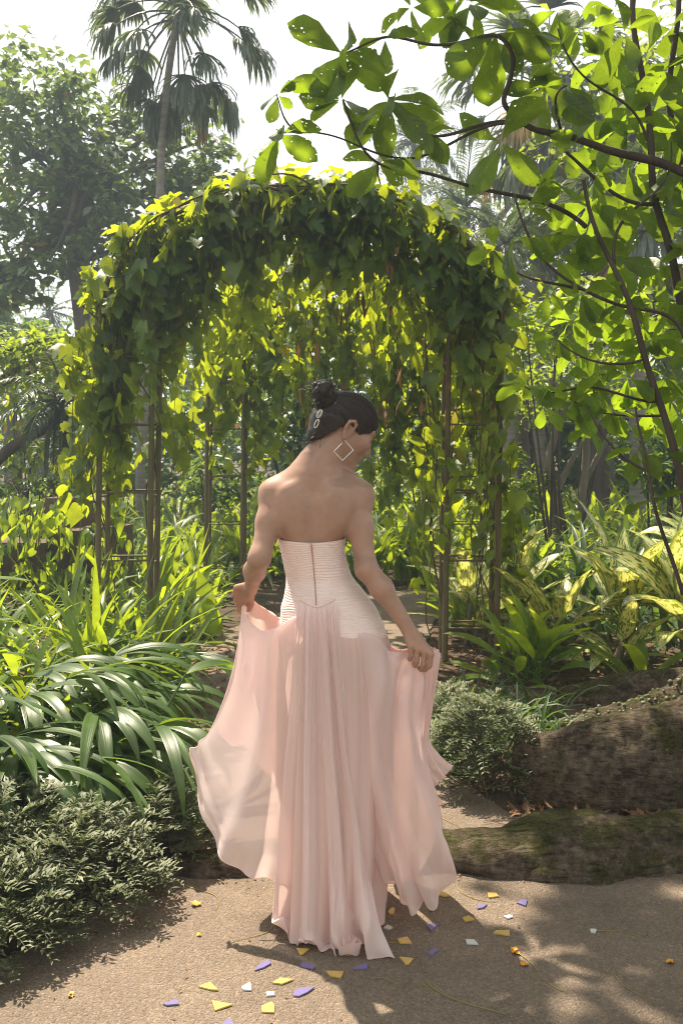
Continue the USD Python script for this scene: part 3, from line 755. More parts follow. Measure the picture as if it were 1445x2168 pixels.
def feather_frond(base, direc, L, R, droop=1.1, tint=0.5, pairs=26, leaflet=0.42):
    b, f, d = leaves(base[None], direc[None], L, 0.0, droop, strap, n=12, cols=3, R=R)
    mid = b[0].reshape(13, 3, 3)[:, 1]
    c = spline(mid, pairs + 2)
    t = unit(np.gradient(c, axis=0))
    s = unit(np.cross(t, [0, 0, 1.0]) + 1e-6)
    u = np.linspace(0, 1, pairs + 2)[2:]
    env = np.sin(np.pi * np.clip(u * 0.9 + 0.08, 0, 1)) ** 0.6
    out = [tube(mid, 0.022, 0.005, n=13, sides=5)]
    for sg in (-1, 1):
        dd = unit(t[2:] * 0.75 + sg * s[2:] + np.array([0, 0, 0.15]) + R.normal(0, 0.08, (pairs, 3)))
        out.append(merged(leaves(c[2:], dd, leaflet * env * R.uniform(0.85, 1.1, pairs), 0.060 * L / 2, R.uniform(0.5, 1.3, pairs), lance, n=3, tint=np.clip(tint + R.normal(0, 0.1, pairs), 0, 0.9), R=R)))
    return join(out)


def feather_palm(label, base, trunk, r0, L, count, seed, leafm='palm_leaf', leaflet=0.42, lo=-1.0, bark='palm_bark', name='feather_palm', group=None):
    R = np.random.default_rng(seed)
    o = thing(name, label, 'palm tree', base, group)
    part(o, 'trunk', tube(trunk, r0 * 1.1, r0 * 0.8, n=24, sides=10, rough=0.05), bark)
    top = np.asarray(trunk[-1], float)
    for k in range(count):
        a = k * 2.4 + R.normal(0, 0.2); e = 1.3 + (lo - 1.3) * k / count + R.normal(0, 0.1)
        d = np.array([math.cos(a) * math.cos(e), math.sin(a) * math.cos(e), math.sin(e)])
        part(o, 'frond', feather_frond(top, d, L * R.uniform(0.85, 1.1), R, R.uniform(0.9, 1.5), R.uniform(0.1, 0.9), leaflet=leaflet), leafm)
    return o


Y = 20.0
feather_palm('feather palm with arching fronds just right of the top of the vine arch', P(985, 1088, Y) * [1, 1, 0], [P(985, 1090, Y), P(975, 800, Y), P(985, 440, Y)], 0.13, 1.9, 17, 21, leaflet=0.5)
Y = 27.0
feather_palm('farther feather palm whose fronds stand against the white sky', P(905, 1047, Y) * [1, 1, 0], [P(895, 1050, Y), P(890, 700, Y), P(880, 300, Y)], 0.14, 2.1, 16, 22, leaflet=0.55)
Y = 16.0
feather_palm('dense feather palm low behind the right shoulder of the vine arch', P(1080, 1128, Y) * [1, 1, 0], [P(1080, 1130, Y), P(1075, 800, Y), P(1070, 520, Y)], 0.12, 1.7, 18, 23, leaflet=0.45)
Y = 18.0
fan_palm('fan_palm', 'fan palm with a straight grey trunk behind the overhanging branches', P(1142, 1106, Y) * [1, 1, 0], [P(1146, 1110, Y), P(1142, 800, Y), P(1140, 560, Y), P(1150, 320, Y), P(1155, 200, Y)], 0.14, 0.95, 30, 25, stalk=1.2, old=5)
Y = 15.0
fan_palm('fan_palm', 'shaggy fan palm with hanging fronds in the trees at right', P(1345, 1141, Y) * [1, 1, 0], [P(1345, 1145, Y), P(1350, 900, Y), P(1340, 620, Y), P(1345, 470, Y)], 0.13, 0.8, 26, 26, stalk=0.8, old=5)
Y = 30
feather_palm('dark feather palm in the gap under the left tree', P(110, 1035, Y) * [1, 1, 0], [P(120, 1040, Y), P(115, 850, Y), P(105, 660, Y)], 0.14, 2.0, 14, 27, leaflet=0.55)
Y = 11.0
feather_palm('stubby palm with a curved dark trunk and a hanging yellow frond at left', P(-60, 1217, Y) * [1, 1, 0], [P(-60, 1220, Y), P(-20, 990, Y), P(60, 925, Y), P(125, 880, Y), P(133, 850, Y)], 0.07, 0.80, 30, 28, leaflet=0.24, lo=-1.5, bark='bark')

# trees that close the view behind the right half
TR = 'trees closing the view at right'
tree('jungle_tree', 'tall dense tree filling the upper right corner behind the almond leaves', 'tree', (4.6, 17.5, 0), [(4.6, 17.5, 0), (4.5, 17.4, 3), (4.6, 17.5, 6)], 0.25,
     [pxb(1300, 250, 17.5, 170, 180, 1500), pxb(1420, 120, 17, 150, 150, 1000), pxb(1400, 480, 16.5, 150, 170, 1400), pxb(1240, 520, 17, 130, 150, 1000), pxb(1480, 700, 16, 120, 150, 900)], 'bright_tree_leaf', 0.24, 0.12, ovate, seed=31, limbs=14)
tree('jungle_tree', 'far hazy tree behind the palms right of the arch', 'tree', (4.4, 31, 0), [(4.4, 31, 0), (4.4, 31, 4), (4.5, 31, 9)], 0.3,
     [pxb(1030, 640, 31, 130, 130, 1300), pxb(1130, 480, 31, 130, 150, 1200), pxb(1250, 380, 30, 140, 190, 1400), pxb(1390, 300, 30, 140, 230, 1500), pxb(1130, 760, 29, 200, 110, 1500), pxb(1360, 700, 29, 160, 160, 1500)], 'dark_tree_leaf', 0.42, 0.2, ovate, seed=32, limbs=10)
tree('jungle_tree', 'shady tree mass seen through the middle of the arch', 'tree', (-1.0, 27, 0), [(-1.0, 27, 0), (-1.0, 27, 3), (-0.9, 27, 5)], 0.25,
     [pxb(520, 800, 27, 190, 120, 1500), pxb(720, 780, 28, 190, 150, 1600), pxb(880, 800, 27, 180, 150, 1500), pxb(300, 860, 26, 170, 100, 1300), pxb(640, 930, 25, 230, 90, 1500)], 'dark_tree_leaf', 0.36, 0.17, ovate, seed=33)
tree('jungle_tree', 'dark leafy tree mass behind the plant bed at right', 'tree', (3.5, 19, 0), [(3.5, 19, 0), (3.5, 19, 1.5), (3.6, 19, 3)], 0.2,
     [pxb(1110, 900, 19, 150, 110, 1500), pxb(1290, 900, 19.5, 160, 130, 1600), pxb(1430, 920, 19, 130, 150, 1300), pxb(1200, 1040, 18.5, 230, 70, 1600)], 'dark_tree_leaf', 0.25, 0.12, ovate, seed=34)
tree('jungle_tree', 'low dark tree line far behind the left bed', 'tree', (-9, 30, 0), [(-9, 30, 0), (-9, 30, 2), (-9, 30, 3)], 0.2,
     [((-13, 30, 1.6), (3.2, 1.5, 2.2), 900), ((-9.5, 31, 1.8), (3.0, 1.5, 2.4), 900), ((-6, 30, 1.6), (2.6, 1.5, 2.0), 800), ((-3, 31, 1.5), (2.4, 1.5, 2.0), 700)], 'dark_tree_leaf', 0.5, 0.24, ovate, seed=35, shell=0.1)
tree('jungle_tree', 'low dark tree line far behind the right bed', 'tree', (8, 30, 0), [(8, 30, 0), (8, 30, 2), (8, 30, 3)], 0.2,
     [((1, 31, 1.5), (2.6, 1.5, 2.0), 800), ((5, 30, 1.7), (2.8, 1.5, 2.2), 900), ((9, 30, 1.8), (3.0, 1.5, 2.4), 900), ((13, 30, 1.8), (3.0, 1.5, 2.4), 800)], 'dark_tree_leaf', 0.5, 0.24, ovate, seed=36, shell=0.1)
# slim pale trunks in the shade at right
for i, (pts, lab) in enumerate([([(1178, 1150, 12), (1172, 1060, 12), (1160, 990, 12), (1180, 900, 12), (1165, 800, 12)], 'slim pale forked trunk, leftmost of the three in the shade at right'),
                               ([(1228, 1145, 12.5), (1233, 1040, 12.5), (1240, 960, 12.5), (1230, 840, 12.5), (1250, 700, 12.5)], 'straight pale trunk, middle of the three in the shade at right'),
                               ([(1102, 1140, 14), (1108, 1040, 14), (1106, 960, 14), (1112, 800, 14)], 'shaggy dark trunk standing left of the slim pale trunks')]):
    o = thing('slim_tree', lab, 'tree', P(*pts[0]) * [1, 1, 0])
    q = [P(*pts[0]) * [1, 1, 0]] + [P(*p) for p in pts]
    part(o, 'trunk', tube(q, [0.055, 0.06, 0.11][i], [0.04, 0.04, 0.09][i], n=24, sides=9, rough=0.12), 'pale_bark' if i < 2 else 'bark')
    if i < 2:
        part(o, 'limb', tube([P(*pts[1]), P(pts[1][0] + 40, pts[1][1] - 90, pts[1][2]), P(pts[1][0] + 95, pts[1][1] - 170, pts[1][2] - 0.2)], 0.04, 0.025, sides=8), 'pale_bark')
    c = P(*pts[-1])
    b, _ = cloud(420, c + [0.2, 0, 0.2], (1.1, 0.8, 0.7), 0.16, 0.07, lance, R=np.random.default_rng(60 + i))
    part(o, 'crown', merged(b), 'bright_tree_leaf')

# hedges and shrubs behind the beds
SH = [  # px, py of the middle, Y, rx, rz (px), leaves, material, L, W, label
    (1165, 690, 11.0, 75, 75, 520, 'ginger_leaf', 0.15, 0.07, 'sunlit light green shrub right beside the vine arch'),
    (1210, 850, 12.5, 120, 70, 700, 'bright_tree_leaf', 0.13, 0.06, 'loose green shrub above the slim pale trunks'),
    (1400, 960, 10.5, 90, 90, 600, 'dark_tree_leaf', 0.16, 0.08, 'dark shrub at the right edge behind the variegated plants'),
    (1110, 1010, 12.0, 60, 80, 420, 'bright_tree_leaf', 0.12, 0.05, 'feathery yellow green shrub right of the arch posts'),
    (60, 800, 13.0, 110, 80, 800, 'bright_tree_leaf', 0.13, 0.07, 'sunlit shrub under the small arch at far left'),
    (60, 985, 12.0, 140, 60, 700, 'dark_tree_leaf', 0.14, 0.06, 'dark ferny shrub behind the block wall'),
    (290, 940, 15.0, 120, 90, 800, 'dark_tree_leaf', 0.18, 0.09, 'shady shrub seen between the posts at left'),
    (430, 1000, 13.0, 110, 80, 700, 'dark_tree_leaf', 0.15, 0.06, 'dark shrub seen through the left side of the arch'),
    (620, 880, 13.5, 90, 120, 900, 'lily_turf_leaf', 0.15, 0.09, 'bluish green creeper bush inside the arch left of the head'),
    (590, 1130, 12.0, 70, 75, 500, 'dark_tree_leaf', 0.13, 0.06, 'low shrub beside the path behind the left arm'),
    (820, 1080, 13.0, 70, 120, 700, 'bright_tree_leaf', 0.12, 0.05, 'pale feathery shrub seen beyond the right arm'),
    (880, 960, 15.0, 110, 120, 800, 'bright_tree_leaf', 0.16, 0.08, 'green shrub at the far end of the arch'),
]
for i, (px, py, Y, rx, rz, N, m_, L, W, lab) in enumerate(SH):
    s = F / Y
    c = P(px, py, Y)
    o = thing('shrub', lab, 'shrub', (c[0], Y, 0))
    R = np.random.default_rng(100 + i)
    b, tips = cloud(N, c, (rx / s, rx / s * 0.8, rz / s), L, W, ovate, R=R, shell=0.2)
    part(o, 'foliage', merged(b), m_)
    for k in range(5):
        e = tips[R.integers(len(tips))]
        part(o, 'stem', tube([(c[0] + R.normal(0, 0.1), Y + R.normal(0, 0.1), 0), ((c[0] + e[0]) / 2, Y, e[2] * 0.5), e], 0.02, 0.006, n=8, sides=5), 'bark')

# a second, smaller arch at far left
YA = 11.5
o = thing('small_arch', 'brown rustic arch overgrown with vine, cut by the left edge', 'garden arch', (-5.2, YA, 0))
for k, (dy, rr) in enumerate([(0, 0.03), (0.5, 0.03), (0.05, 0.02)]):
    q = [P(-330, 1000, YA), P(-250, 880, YA), P(-150, 830, YA) + [0, dy, 0], P(-20, 808 - 55 * (k == 2), YA) + [0, dy, 0], P(70, 765 - 40 * (k == 2), YA) + [0, dy, 0], P(150, 757 - 40 * (k == 2), YA) + [0, dy, 0], P(215, 790, YA) + [0, dy, 0], P(240, 1000, YA) + [0, dy, 0], P(240, 1205, YA) + [0, dy, 0]]
    part(o, 'hoop', tube(q, rr, n=40, sides=7, rough=0.2), 'bark')
R = np.random.default_rng(77)
v2 = thing('climbing_vine', 'small leaved vine on the rustic arch at far left', 'vine', (-5.2, YA, 0))
N = 900
k = R.uniform(0, 1, N)
c = np.interp(k, [0, .35, .6, 1], [-150, 30, 110, 215]); cz = np.interp(k, [0, .35, .6, 1], [760, 722, 712, 770])
b = np.array([P(x, y, YA) for x, y in zip(c, cz + np.abs(R.normal(0, 30, N)) - 10)]) + R.normal(0, 0.2, (N, 3)) * [0.2, 1, 0.3]
lv = leaves(b, np.column_stack([R.normal(0, 1, N), R.normal(0, 1, N), R.uniform(-1, 0.2, N)]), R.uniform(0.08, 0.14, N), R.uniform(0.05, 0.08, N), 0.4, ovate, n=3, R=R)
each_part(v2, 'leaf', lv, 'bright_tree_leaf', most=60)
N = 500
x = R.uniform(-40, 215, N); y = 740 + R.uniform(0, 1, N) ** 1.4 * 260
b = np.array([P(p, q, YA) for p, q in zip(x, y)]) + R.normal(0, 0.25, (N, 3)) * [0.2, 1, 0.2]
part(v2, 'hanging_leaf_mass', merged(leaves(b, np.column_stack([R.normal(0, .5, N), R.normal(-.5, .5, N), -np.ones(N)]), R.uniform(0.08, 0.15, N), R.uniform(0.05, 0.09, N), 0.3, ovate, n=3, R=R)), 'vine_leaf', kind='stuff')

# low greenery that covers the soil between and behind the beds
def cover(label, spots, L, W, mat_, seed, el=(0.3, 1.4)):
    R = np.random.default_rng(seed)
    b = []
    for (x0, x1, y0, y1, N) in spots:
        b.append(np.column_stack([R.uniform(x0, x1, N), R.uniform(y0, y1, N), np.zeros(N)]))
    b = np.vstack(b); N = len(b)
    b[:, 2] = np.abs(R.normal(0, 0.12, N)) * (0.6 + meshkit.noise(b * 0.9, seed) * 1.6)
    a = R.uniform(0, 6.28, N); e = R.uniform(el[0], el[1], N)
    d = np.stack([np.cos(a) * np.cos(e), np.sin(a) * np.cos(e), np.sin(e)], -1)
    lone('ground_cover', merged(leaves(b, d, L * R.uniform(0.6, 1.3, N), W * R.uniform(0.7, 1.2, N), R.uniform(0.3, 1.5, N), lance, n=4, R=R)), mat_, label=label, cat='ground cover', kind='stuff')


cover('mixed green undergrowth filling the ground behind the beds and the arch', [(-8, -1.0, 10.5, 16, 2600), (1.4, 8, 9.5, 16, 2600), (-12, 12, 16, 26, 4200), (-1.2, 1.0, 10.3, 16, 900)], 0.55, 0.07, 'bright_tree_leaf', 150)
cover('low green plants covering the soil of the left bed', [(-3.2, -1.05, 5.0, 10.5, 1500), (-2.4, -1.0, 3.6, 5.4, 420)], 0.34, 0.045, 'strap_leaf', 151)
cover('low dark plants on the soil between the dumb canes', [(1.1, 3.6, 6.7, 9.5, 700), (2.0, 3.2, 5.6, 7.0, 160)], 0.26, 0.045, 'lily_turf_leaf', 152)

# ------------------------------------------------------------------ trees round the viewer, which shut out the sky behind
for i, (x, y, z, rx, rz) in enumerate([(-3.8, -4.5, 4.2, 3.2, 3.6), (3.6, -4.8, 4.4, 3.4, 3.8), (0.2, -7.5, 5.0, 3.4, 4.2), (-8.0, 0.5, 4.2, 2.6, 3.8), (6.8, 1.2, 4.2, 2.4, 3.8), (7.5, 7.5, 4.6, 2.6, 4.2)]):
    tree('garden_tree', ['broad tree behind the viewer on the left', 'broad tree behind the viewer on the right', 'tall tree straight behind the viewer', 'tree beyond the left edge of the view', 'tree beyond the right edge of the view', 'tree beyond the right edge, farther along the path'][i], 'tree', (x, y, 0),
         [(x, y, 0), (x + .1, y, 1.5), (x, y, 3.0)], 0.2, [((x, y, z), (rx, rx, rz), 1500)], 'dark_tree_leaf', 0.50, 0.26, ovate, seed=160 + i, limbs=6, shell=0.6)

# ------------------------------------------------------------------ block wall at left
o = thing('block_wall', 'low stepped wall of brown stone blocks behind the strap leaved plants', 'wall', P(170, 1180, 8.6) * [1, 1, 0])
for (px0, px1, py0, py1, Yb) in [(-40, 95, 1150, 1250, 8.3), (100, 172, 1122, 1250, 8.4), (177, 262, 1116, 1250, 8.5), (95, 150, 1055, 1118, 8.7), (155, 240, 1060, 1114, 8.75)]:
    a, b_ = P(px0, py1, Yb), P(px1, py0, Yb)
    bx = trimesh.creation.box([b_[0] - a[0], 0.4, b_[2] - a[2]])
    bx = bx.subdivide().subdivide()
    v = np.array(bx.vertices) + [(a[0] + b_[0]) / 2, Yb + 0.2, (a[2] + b_[2]) / 2]
    v = v + (meshkit.fbm(v * 7, 3, 2)[:, None] - 0.5) * 0.035
    part(o, 'block', (v, np.array(bx.faces)), 'block', smooth=False)

R = np.random.default_rng(420)
cr = thing('creeper', 'heart leaved creeper hanging over the brown stone blocks', 'vine', P(170, 1180, 8.2) * [1, 1, 0])
N = 210
cb = np.array([P(R.uniform(-15, 270), 1050 + 190 * R.uniform() ** 0.8, R.uniform(8.0, 8.35)) for _ in range(N)])
cd = np.column_stack([R.normal(0, .7, N), R.normal(-.2, .6, N), -np.ones(N)])
cz_ = R.uniform(0.07, 0.15, N)
each_part(cr, 'leaf', stamp(heart, cb, cd, np.column_stack([R.normal(0, .8, N), R.normal(-0.3, .9, N), R.uniform(.1, 1, N)]), cz_, cz_ * R.uniform(0.6, 0.85, N), R.uniform(0.1, 0.6, N), R.uniform(0.1, 0.4, N), 0.04, None, R), 'ginger_leaf')
part(cr, 'stems', join([tube([P(x + R.normal(0, 8), 1040, 8.3), P(x + R.normal(0, 8), 1120, 8.15), P(x + R.normal(0, 10), 1240, 8.1)], 0.004, n=8, sides=4) for x in np.linspace(0, 265, 20)]), 'vine_stem')

# ------------------------------------------------------------------ beds: one builder for clumps of long leaves
def clump(name, label, cat, base, n, L, W, mat_, seed, prof=strap, droop=(0.5, 1.3), el=(0.7, 1.4), fold=0.35, seg=8, cols=3, spread=0.06, az=None, group=None, pleat=0.0, wave=0.0, part_name='leaf', stalk=False, petiole=0.0):
    R = np.random.default_rng(seed)
    base = np.asarray(base, float)
    o = thing(name, label, cat, base, group)
    a = R.uniform(0, 6.28, n) if az is None else R.normal(az[0], az[1], n)
    e = R.uniform(el[0], el[1], n)
    d = np.stack([np.cos(a) * np.cos(e), np.sin(a) * np.cos(e), np.sin(e)], -1)
    b = base + np.column_stack([R.normal(0, spread, n), R.normal(0, spread, n), R.uniform(-0.01, 0.03, n)])
    LL = R.uniform(0.65, 1.1, n) * L
    if petiole:
        p1 = b + d * (LL * petiole)[:, None] * R.uniform(0.7, 1.2, (n, 1))
        part(o, 'stalk_mass' if n > 300 else 'stalks', join([tube([b[i], (b[i] + p1[i]) / 2 + [0, 0, 0.02], p1[i]], 0.009 * L / 0.6, 0.005 * L / 0.6, n=5, sides=5, caps=False) for i in range(n)]), mat_)
        b = p1; LL = LL * (1 - petiole * 0.5)
    lv = leaves(b, d, LL, R.uniform(0.75, 1.15, n) * W, R.uniform(droop[0], droop[1], n), prof, n=seg, cols=cols, fold=fold, roll=R.normal(0, 0.35, n), pleat=pleat, wave=wave, R=R, power=1.6)
    each_part(o, part_name, lv, mat_, order=nearest(lv[0]))
    return o


def spot(px, py):
    return G(px, py)


# upright strap leaves, sunlit, left bed
ST = [  # ground x, y, leaves, L, W, label
    (-1.14, 5.25, 34, 0.85, 0.040, 'tall clump of upright strap leaves, nearest the path left of the dress'),
    (-1.42, 5.25, 30, 0.95, 0.042, 'tall clump of upright strap leaves in front of the left posts'),
    (-1.85, 5.35, 30, 0.80, 0.040, 'yellow green strap leaf clump below the block wall'),
    (-2.15, 5.0, 28, 0.80, 0.038, 'sunlit strap leaf clump at the left edge above the palm grass'),
    (-1.20, 5.9, 26, 0.85, 0.038, 'strap leaf clump behind the two tall ones by the left posts'),
    (-1.65, 6.1, 24, 0.90, 0.042, 'strap leaf clump half hidden at the foot of the left tower'),
    (-1.02, 5.75, 24, 0.65, 0.026, 'thin arching grassy clump that reaches over the path edge'),
    (-2.45, 5.9, 26, 0.85, 0.042, 'strap leaf clump at the far left below the blocks'),
]
for i, (x, y, n, L, W, lab) in enumerate(ST):
    clump('strap_leaf_plant', lab, 'plant', (x, y, 0), n, L, W, 'strap_leaf', 200 + i, el=(0.85, 1.5), droop=(0.25, 1.25) if i != 6 else (1.2, 2.0), az=None, spread=0.09)
# broad leaves behind them
BR = [(-3.6, 10.3, 26, 0.95, 0.13, 'strap_leaf', 'big rosette of broad pointed leaves, leftmost, behind the blocks'), (-3.05, 10.0, 20, 0.8, 0.12, 'strap_leaf', 'rosette of broad pointed leaves right of the biggest one'),
      (-2.65, 9.2, 18, 0.7, 0.10, 'strap_leaf', 'small rosette of broad leaves above the top block'),
      (-1.50, 7.9, 12, 0.62, 0.19, 'ginger_leaf', 'plant with rounded paddle leaves lit through, right of the left posts'), (-1.15, 7.6, 10, 0.5, 0.13, 'ginger_leaf', 'smaller paddle leaved plant beside the path edge'),
      (-1.9, 9.0, 26, 0.75, 0.05, 'strap_leaf', 'bank of grassy leaves seen between the left posts'), (-1.45, 9.6, 28, 0.75, 0.05, 'strap_leaf', 'bank of grassy leaves behind the paddle leaves'), (-2.3, 9.7, 28, 0.8, 0.05, 'strap_leaf', 'bank of grassy leaves left of the tower'),
      (-1.0, 10.8, 26, 0.8, 0.05, 'strap_leaf', 'farthest bank of grassy leaves left of the path')]
for i, (x, y, n, L, W, m_, lab) in enumerate(BR):
    clump('broad_leaf_plant', lab, 'plant', (x, y, 0), n, L, W, m_, 230 + i, prof=ovate if W > .15 else strap, el=(0.8, 1.5), droop=(0.1, 0.9), spread=0.10, seg=7, petiole=0.3 if W > .15 else 0)
# single wide leaf poking in from the left
o = thing('broad_leaf_plant', 'single wide glowing leaf reaching in from the left edge', 'plant', (-1.7, 4.3, 0))
part(o, 'leaf', (lambda b: (b[0][0], b[1], b[2][0]))(leaves(P(-60, 1225, 4.3)[None], np.array([[1, -0.1, 0.02]]), 0.27, 0.085, 0.1, lance, n=8, fold=0.15, tint=0.7)), 'strap_leaf')
part(o, 'stalk', tube([(-1.75, 4.3, 0), (-1.72, 4.3, 0.5), P(-60, 1225, 4.3)], 0.008, 0.005), 'strap_leaf')

# palm grass: stalks that each end in a spray of pleated, arching leaflets
def palm_grass(label, base, sprays, seed, az=(-0.35, 0.7), L=0.55):
    R = np.random.default_rng(seed)
    base = np.asarray(base, float)
    o = thing('palm_grass', label, 'plant', base)
    st = []
    for k in range(sprays):
        a = R.normal(az[0], az[1]); e = R.uniform(0.6, 1.25); ln = R.uniform(0.25, 0.6)
        b = base + [R.normal(0, 0.10), R.normal(0, 0.10), 0]
        d = np.array([math.cos(a) * math.cos(e), math.sin(a) * math.cos(e), math.sin(e)])
        tip = b + d * ln
        st.append(tube([b, (b + tip) / 2 + [0, 0, 0.03], tip], 0.008, 0.005, n=6, sides=5))
        m = R.integers(4, 7)
        aa = a + np.linspace(-0.6, 0.6, m) + R.normal(0, 0.06, m); ee = R.uniform(0.15, 0.55, m)
        dd = np.stack([np.cos(aa) * np.cos(ee), np.sin(aa) * np.cos(ee), np.sin(ee)], -1)
        lv = leaves(np.repeat(tip[None], m, 0), dd, L * R.uniform(0.7, 1.05, m), R.uniform(0.040, 0.062, m), R.uniform(1.0, 1.9, m), lance, n=9, cols=7, fold=0.15, roll=R.normal(0, 0.25, m), pleat=0.05, tint=R.uniform(0, 0.9, m), R=R, power=1.15)
        for i in range(m):
            part(o, 'leaflet', (lv[0][i], lv[1], lv[2][i]), 'palm_grass_leaf')
    part(o, 'stalks', join(st), 'palm_grass_leaf')


PGR = [((-1.40, 4.10, 0), 13, 'palm grass clump with glossy arching leaves in the middle of the left bed', (-0.3, 0.8)), ((-1.62, 4.45, 0), 12, 'palm grass clump behind the middle one, below the strap leaves', (-0.2, 0.9)),
       ((-1.28, 4.60, 0), 12, 'palm grass clump in the dress shade, arching over the path', (-0.2, 0.7)), ((-1.38, 3.72, 0), 11, 'palm grass clump at the left edge just above the feathery ground cover', (-0.1, 0.8)),
       ((-1.10, 4.00, 0), 9, 'low palm grass clump whose leaf tips touch the dress', (-0.4, 0.7)), ((-1.72, 4.0, 0), 10, 'palm grass clump cut by the left edge', (-0.1, 0.8)), ((-1.36, 4.75, 0), 10, 'palm grass clump at the back of the left bed', (-0.3, 0.9))]
for i, (b, n, lab, az) in enumerate(PGR):
    palm_grass(lab, b, n, 260 + i, az)

# feathery ground cover
def sprig(R, base, d, L, W=0.34, pairs=8):
    """A frond with paired, cut leaflets."""
    t = np.linspace(0.12, 1, pairs)
    d = unit(d)
    up = np.array([0, 0, 1.0]); s = unit(np.cross(d, up) + 1e-6); m = np.cross(s, d)
    c = base + d * (t * L)[:, None] - up * (0.35 * L * t ** 2)[:, None]
    out = []
    for sg in (-1, 1):
        dd = unit(d * 0.8 + sg * s * 0.9 + m * 0.25 + R.normal(0, 0.22, (pairs, 3)))
        out.append(merged(leaves(c, dd, L * W * (1 - 0.65 * t) * R.uniform(0.8, 1.2, pairs) + 0.008, 0.009 + 0.004 * R.uniform(size=pairs), 0.5, ovate, n=2, R=R, tint=np.clip(R.uniform(0, 1) * 0.6 + R.uniform(0, 0.4, pairs), 0, 0.9))))
    tip = base + d * L - up * 0.35 * L
    out.append(tube([base, base + d * L * 0.5 - up * 0.09 * L, tip], 0.0022, 0.001, n=4, sides=3, caps=False))
    return join(out)


def fern_mound(label, ctr, r, h, n, seed, L=0.13, lean=(0, 0), extra=1.6):
    R = np.random.default_rng(seed)
    ctr = np.asarray(ctr, float)
    o = thing('feathery_shrub', label, 'ground cover plant', ctr)
    tot = int(n * extra)
    a = R.uniform(0, 6.28, tot); q = R.uniform(0, 1, tot) ** 0.5
    pos = np.stack([np.cos(a) * q * r[0], np.sin(a) * q * r[1], h * np.sqrt(np.clip(1 - q ** 2.4, 0.02, 1)) * R.uniform(0.75, 1.05, tot)], -1)
    bump_ = 1 + 0.5 * (meshkit.fbm((pos + ctr) * 5, 2, seed) - 0.5)
    pos[:, 2] *= bump_
    nd = np.stack([np.cos(a) * q * 1.1, np.sin(a) * q * 1.1, np.full(tot, 0.55)], -1) + R.normal(0, 0.4, (tot, 3))
    order = np.argsort(pos[:, 1] - pos[:, 2])
    rest = []
    for k, i in enumerate(order):
        g = sprig(R, ctr + pos[i] * [0.93, 0.93, 0.9], nd[i], L * R.uniform(0.7, 1.25))
        if k < n:
            part(o, 'frond', g, 'fern_leaf')
        else:
            rest.append(g)
    if rest:
        part(o, 'frond_mass', join(rest), 'fern_leaf', kind='stuff')
    st = []
    for k in range(24):
        e = ctr + pos[R.integers(tot)]
        st.append(tube([ctr + R.normal(0, 0.05, 3) * [1, 1, 0], (ctr + e) / 2, e], 0.004, 0.002, n=5, sides=4))
    part(o, 'stems', join(st), 'vine_stem')


FM = [((-0.86, 3.22, 0), (0.24, 0.26), 0.26, 170, 'feathery grey green mound at the path edge, largest in the lower left corner'), ((-1.12, 3.30, 0), (0.26, 0.30), 0.36, 150, 'feathery mound at the left edge beside the largest one'),
      ((-0.68, 3.62, 0), (0.20, 0.24), 0.24, 170, 'feathery mound whose tips nearly reach the dress hem'), ((-0.98, 3.72, 0), (0.24, 0.22), 0.34, 130, 'feathery mound behind, below the palm grass'),
      ((-1.06, 2.93, 0), (0.22, 0.22), 0.22, 150, 'dark feathery mound nearest the camera in the lower left corner')]
for i, (c, r, h, n, lab) in enumerate(FM):
    fern_mound(lab, c, r, h, n, 300 + i)
fern_mound('grey feathery shrub in the shade in front of the big mossy root', (0.62, 4.28, 0), (0.20, 0.18), 0.40, 170, 310, L=0.12)
fern_mound('feathery tuft in the shade beside the right edge of the dress', (0.50, 4.75, 0), (0.16, 0.16), 0.30, 90, 311, L=0.12)

# green strappy ground cover on the right
LT = [(0.62, 5.0, 'lily turf tuft behind the grey feathery shrub'), (0.85, 4.95, 'lily turf tuft beside the lichen covered root'), (0.50, 5.3, 'lily turf tuft just right of the hanging hand'), (0.78, 5.35, 'lily turf tuft in the middle of the shaded patch'), (1.05, 5.25, 'lily turf tuft nearest the pale root'),
      (0.48, 4.55, 'lily turf tuft spilling on the path edge'), (0.95, 4.65, 'lily turf tuft in front of the lichen covered root'), (0.72, 4.7, 'lily turf tuft between the feathery shrubs')]
for i, (x, y, lab) in enumerate(LT):
    clump('lily_turf', lab, 'ground cover plant', (x, y, 0), 46, 0.34, 0.016, 'lily_turf_leaf', 320 + i, el=(0.5, 1.4), droop=(0.8, 1.8), spread=0.07, seg=5, fold=0.3)

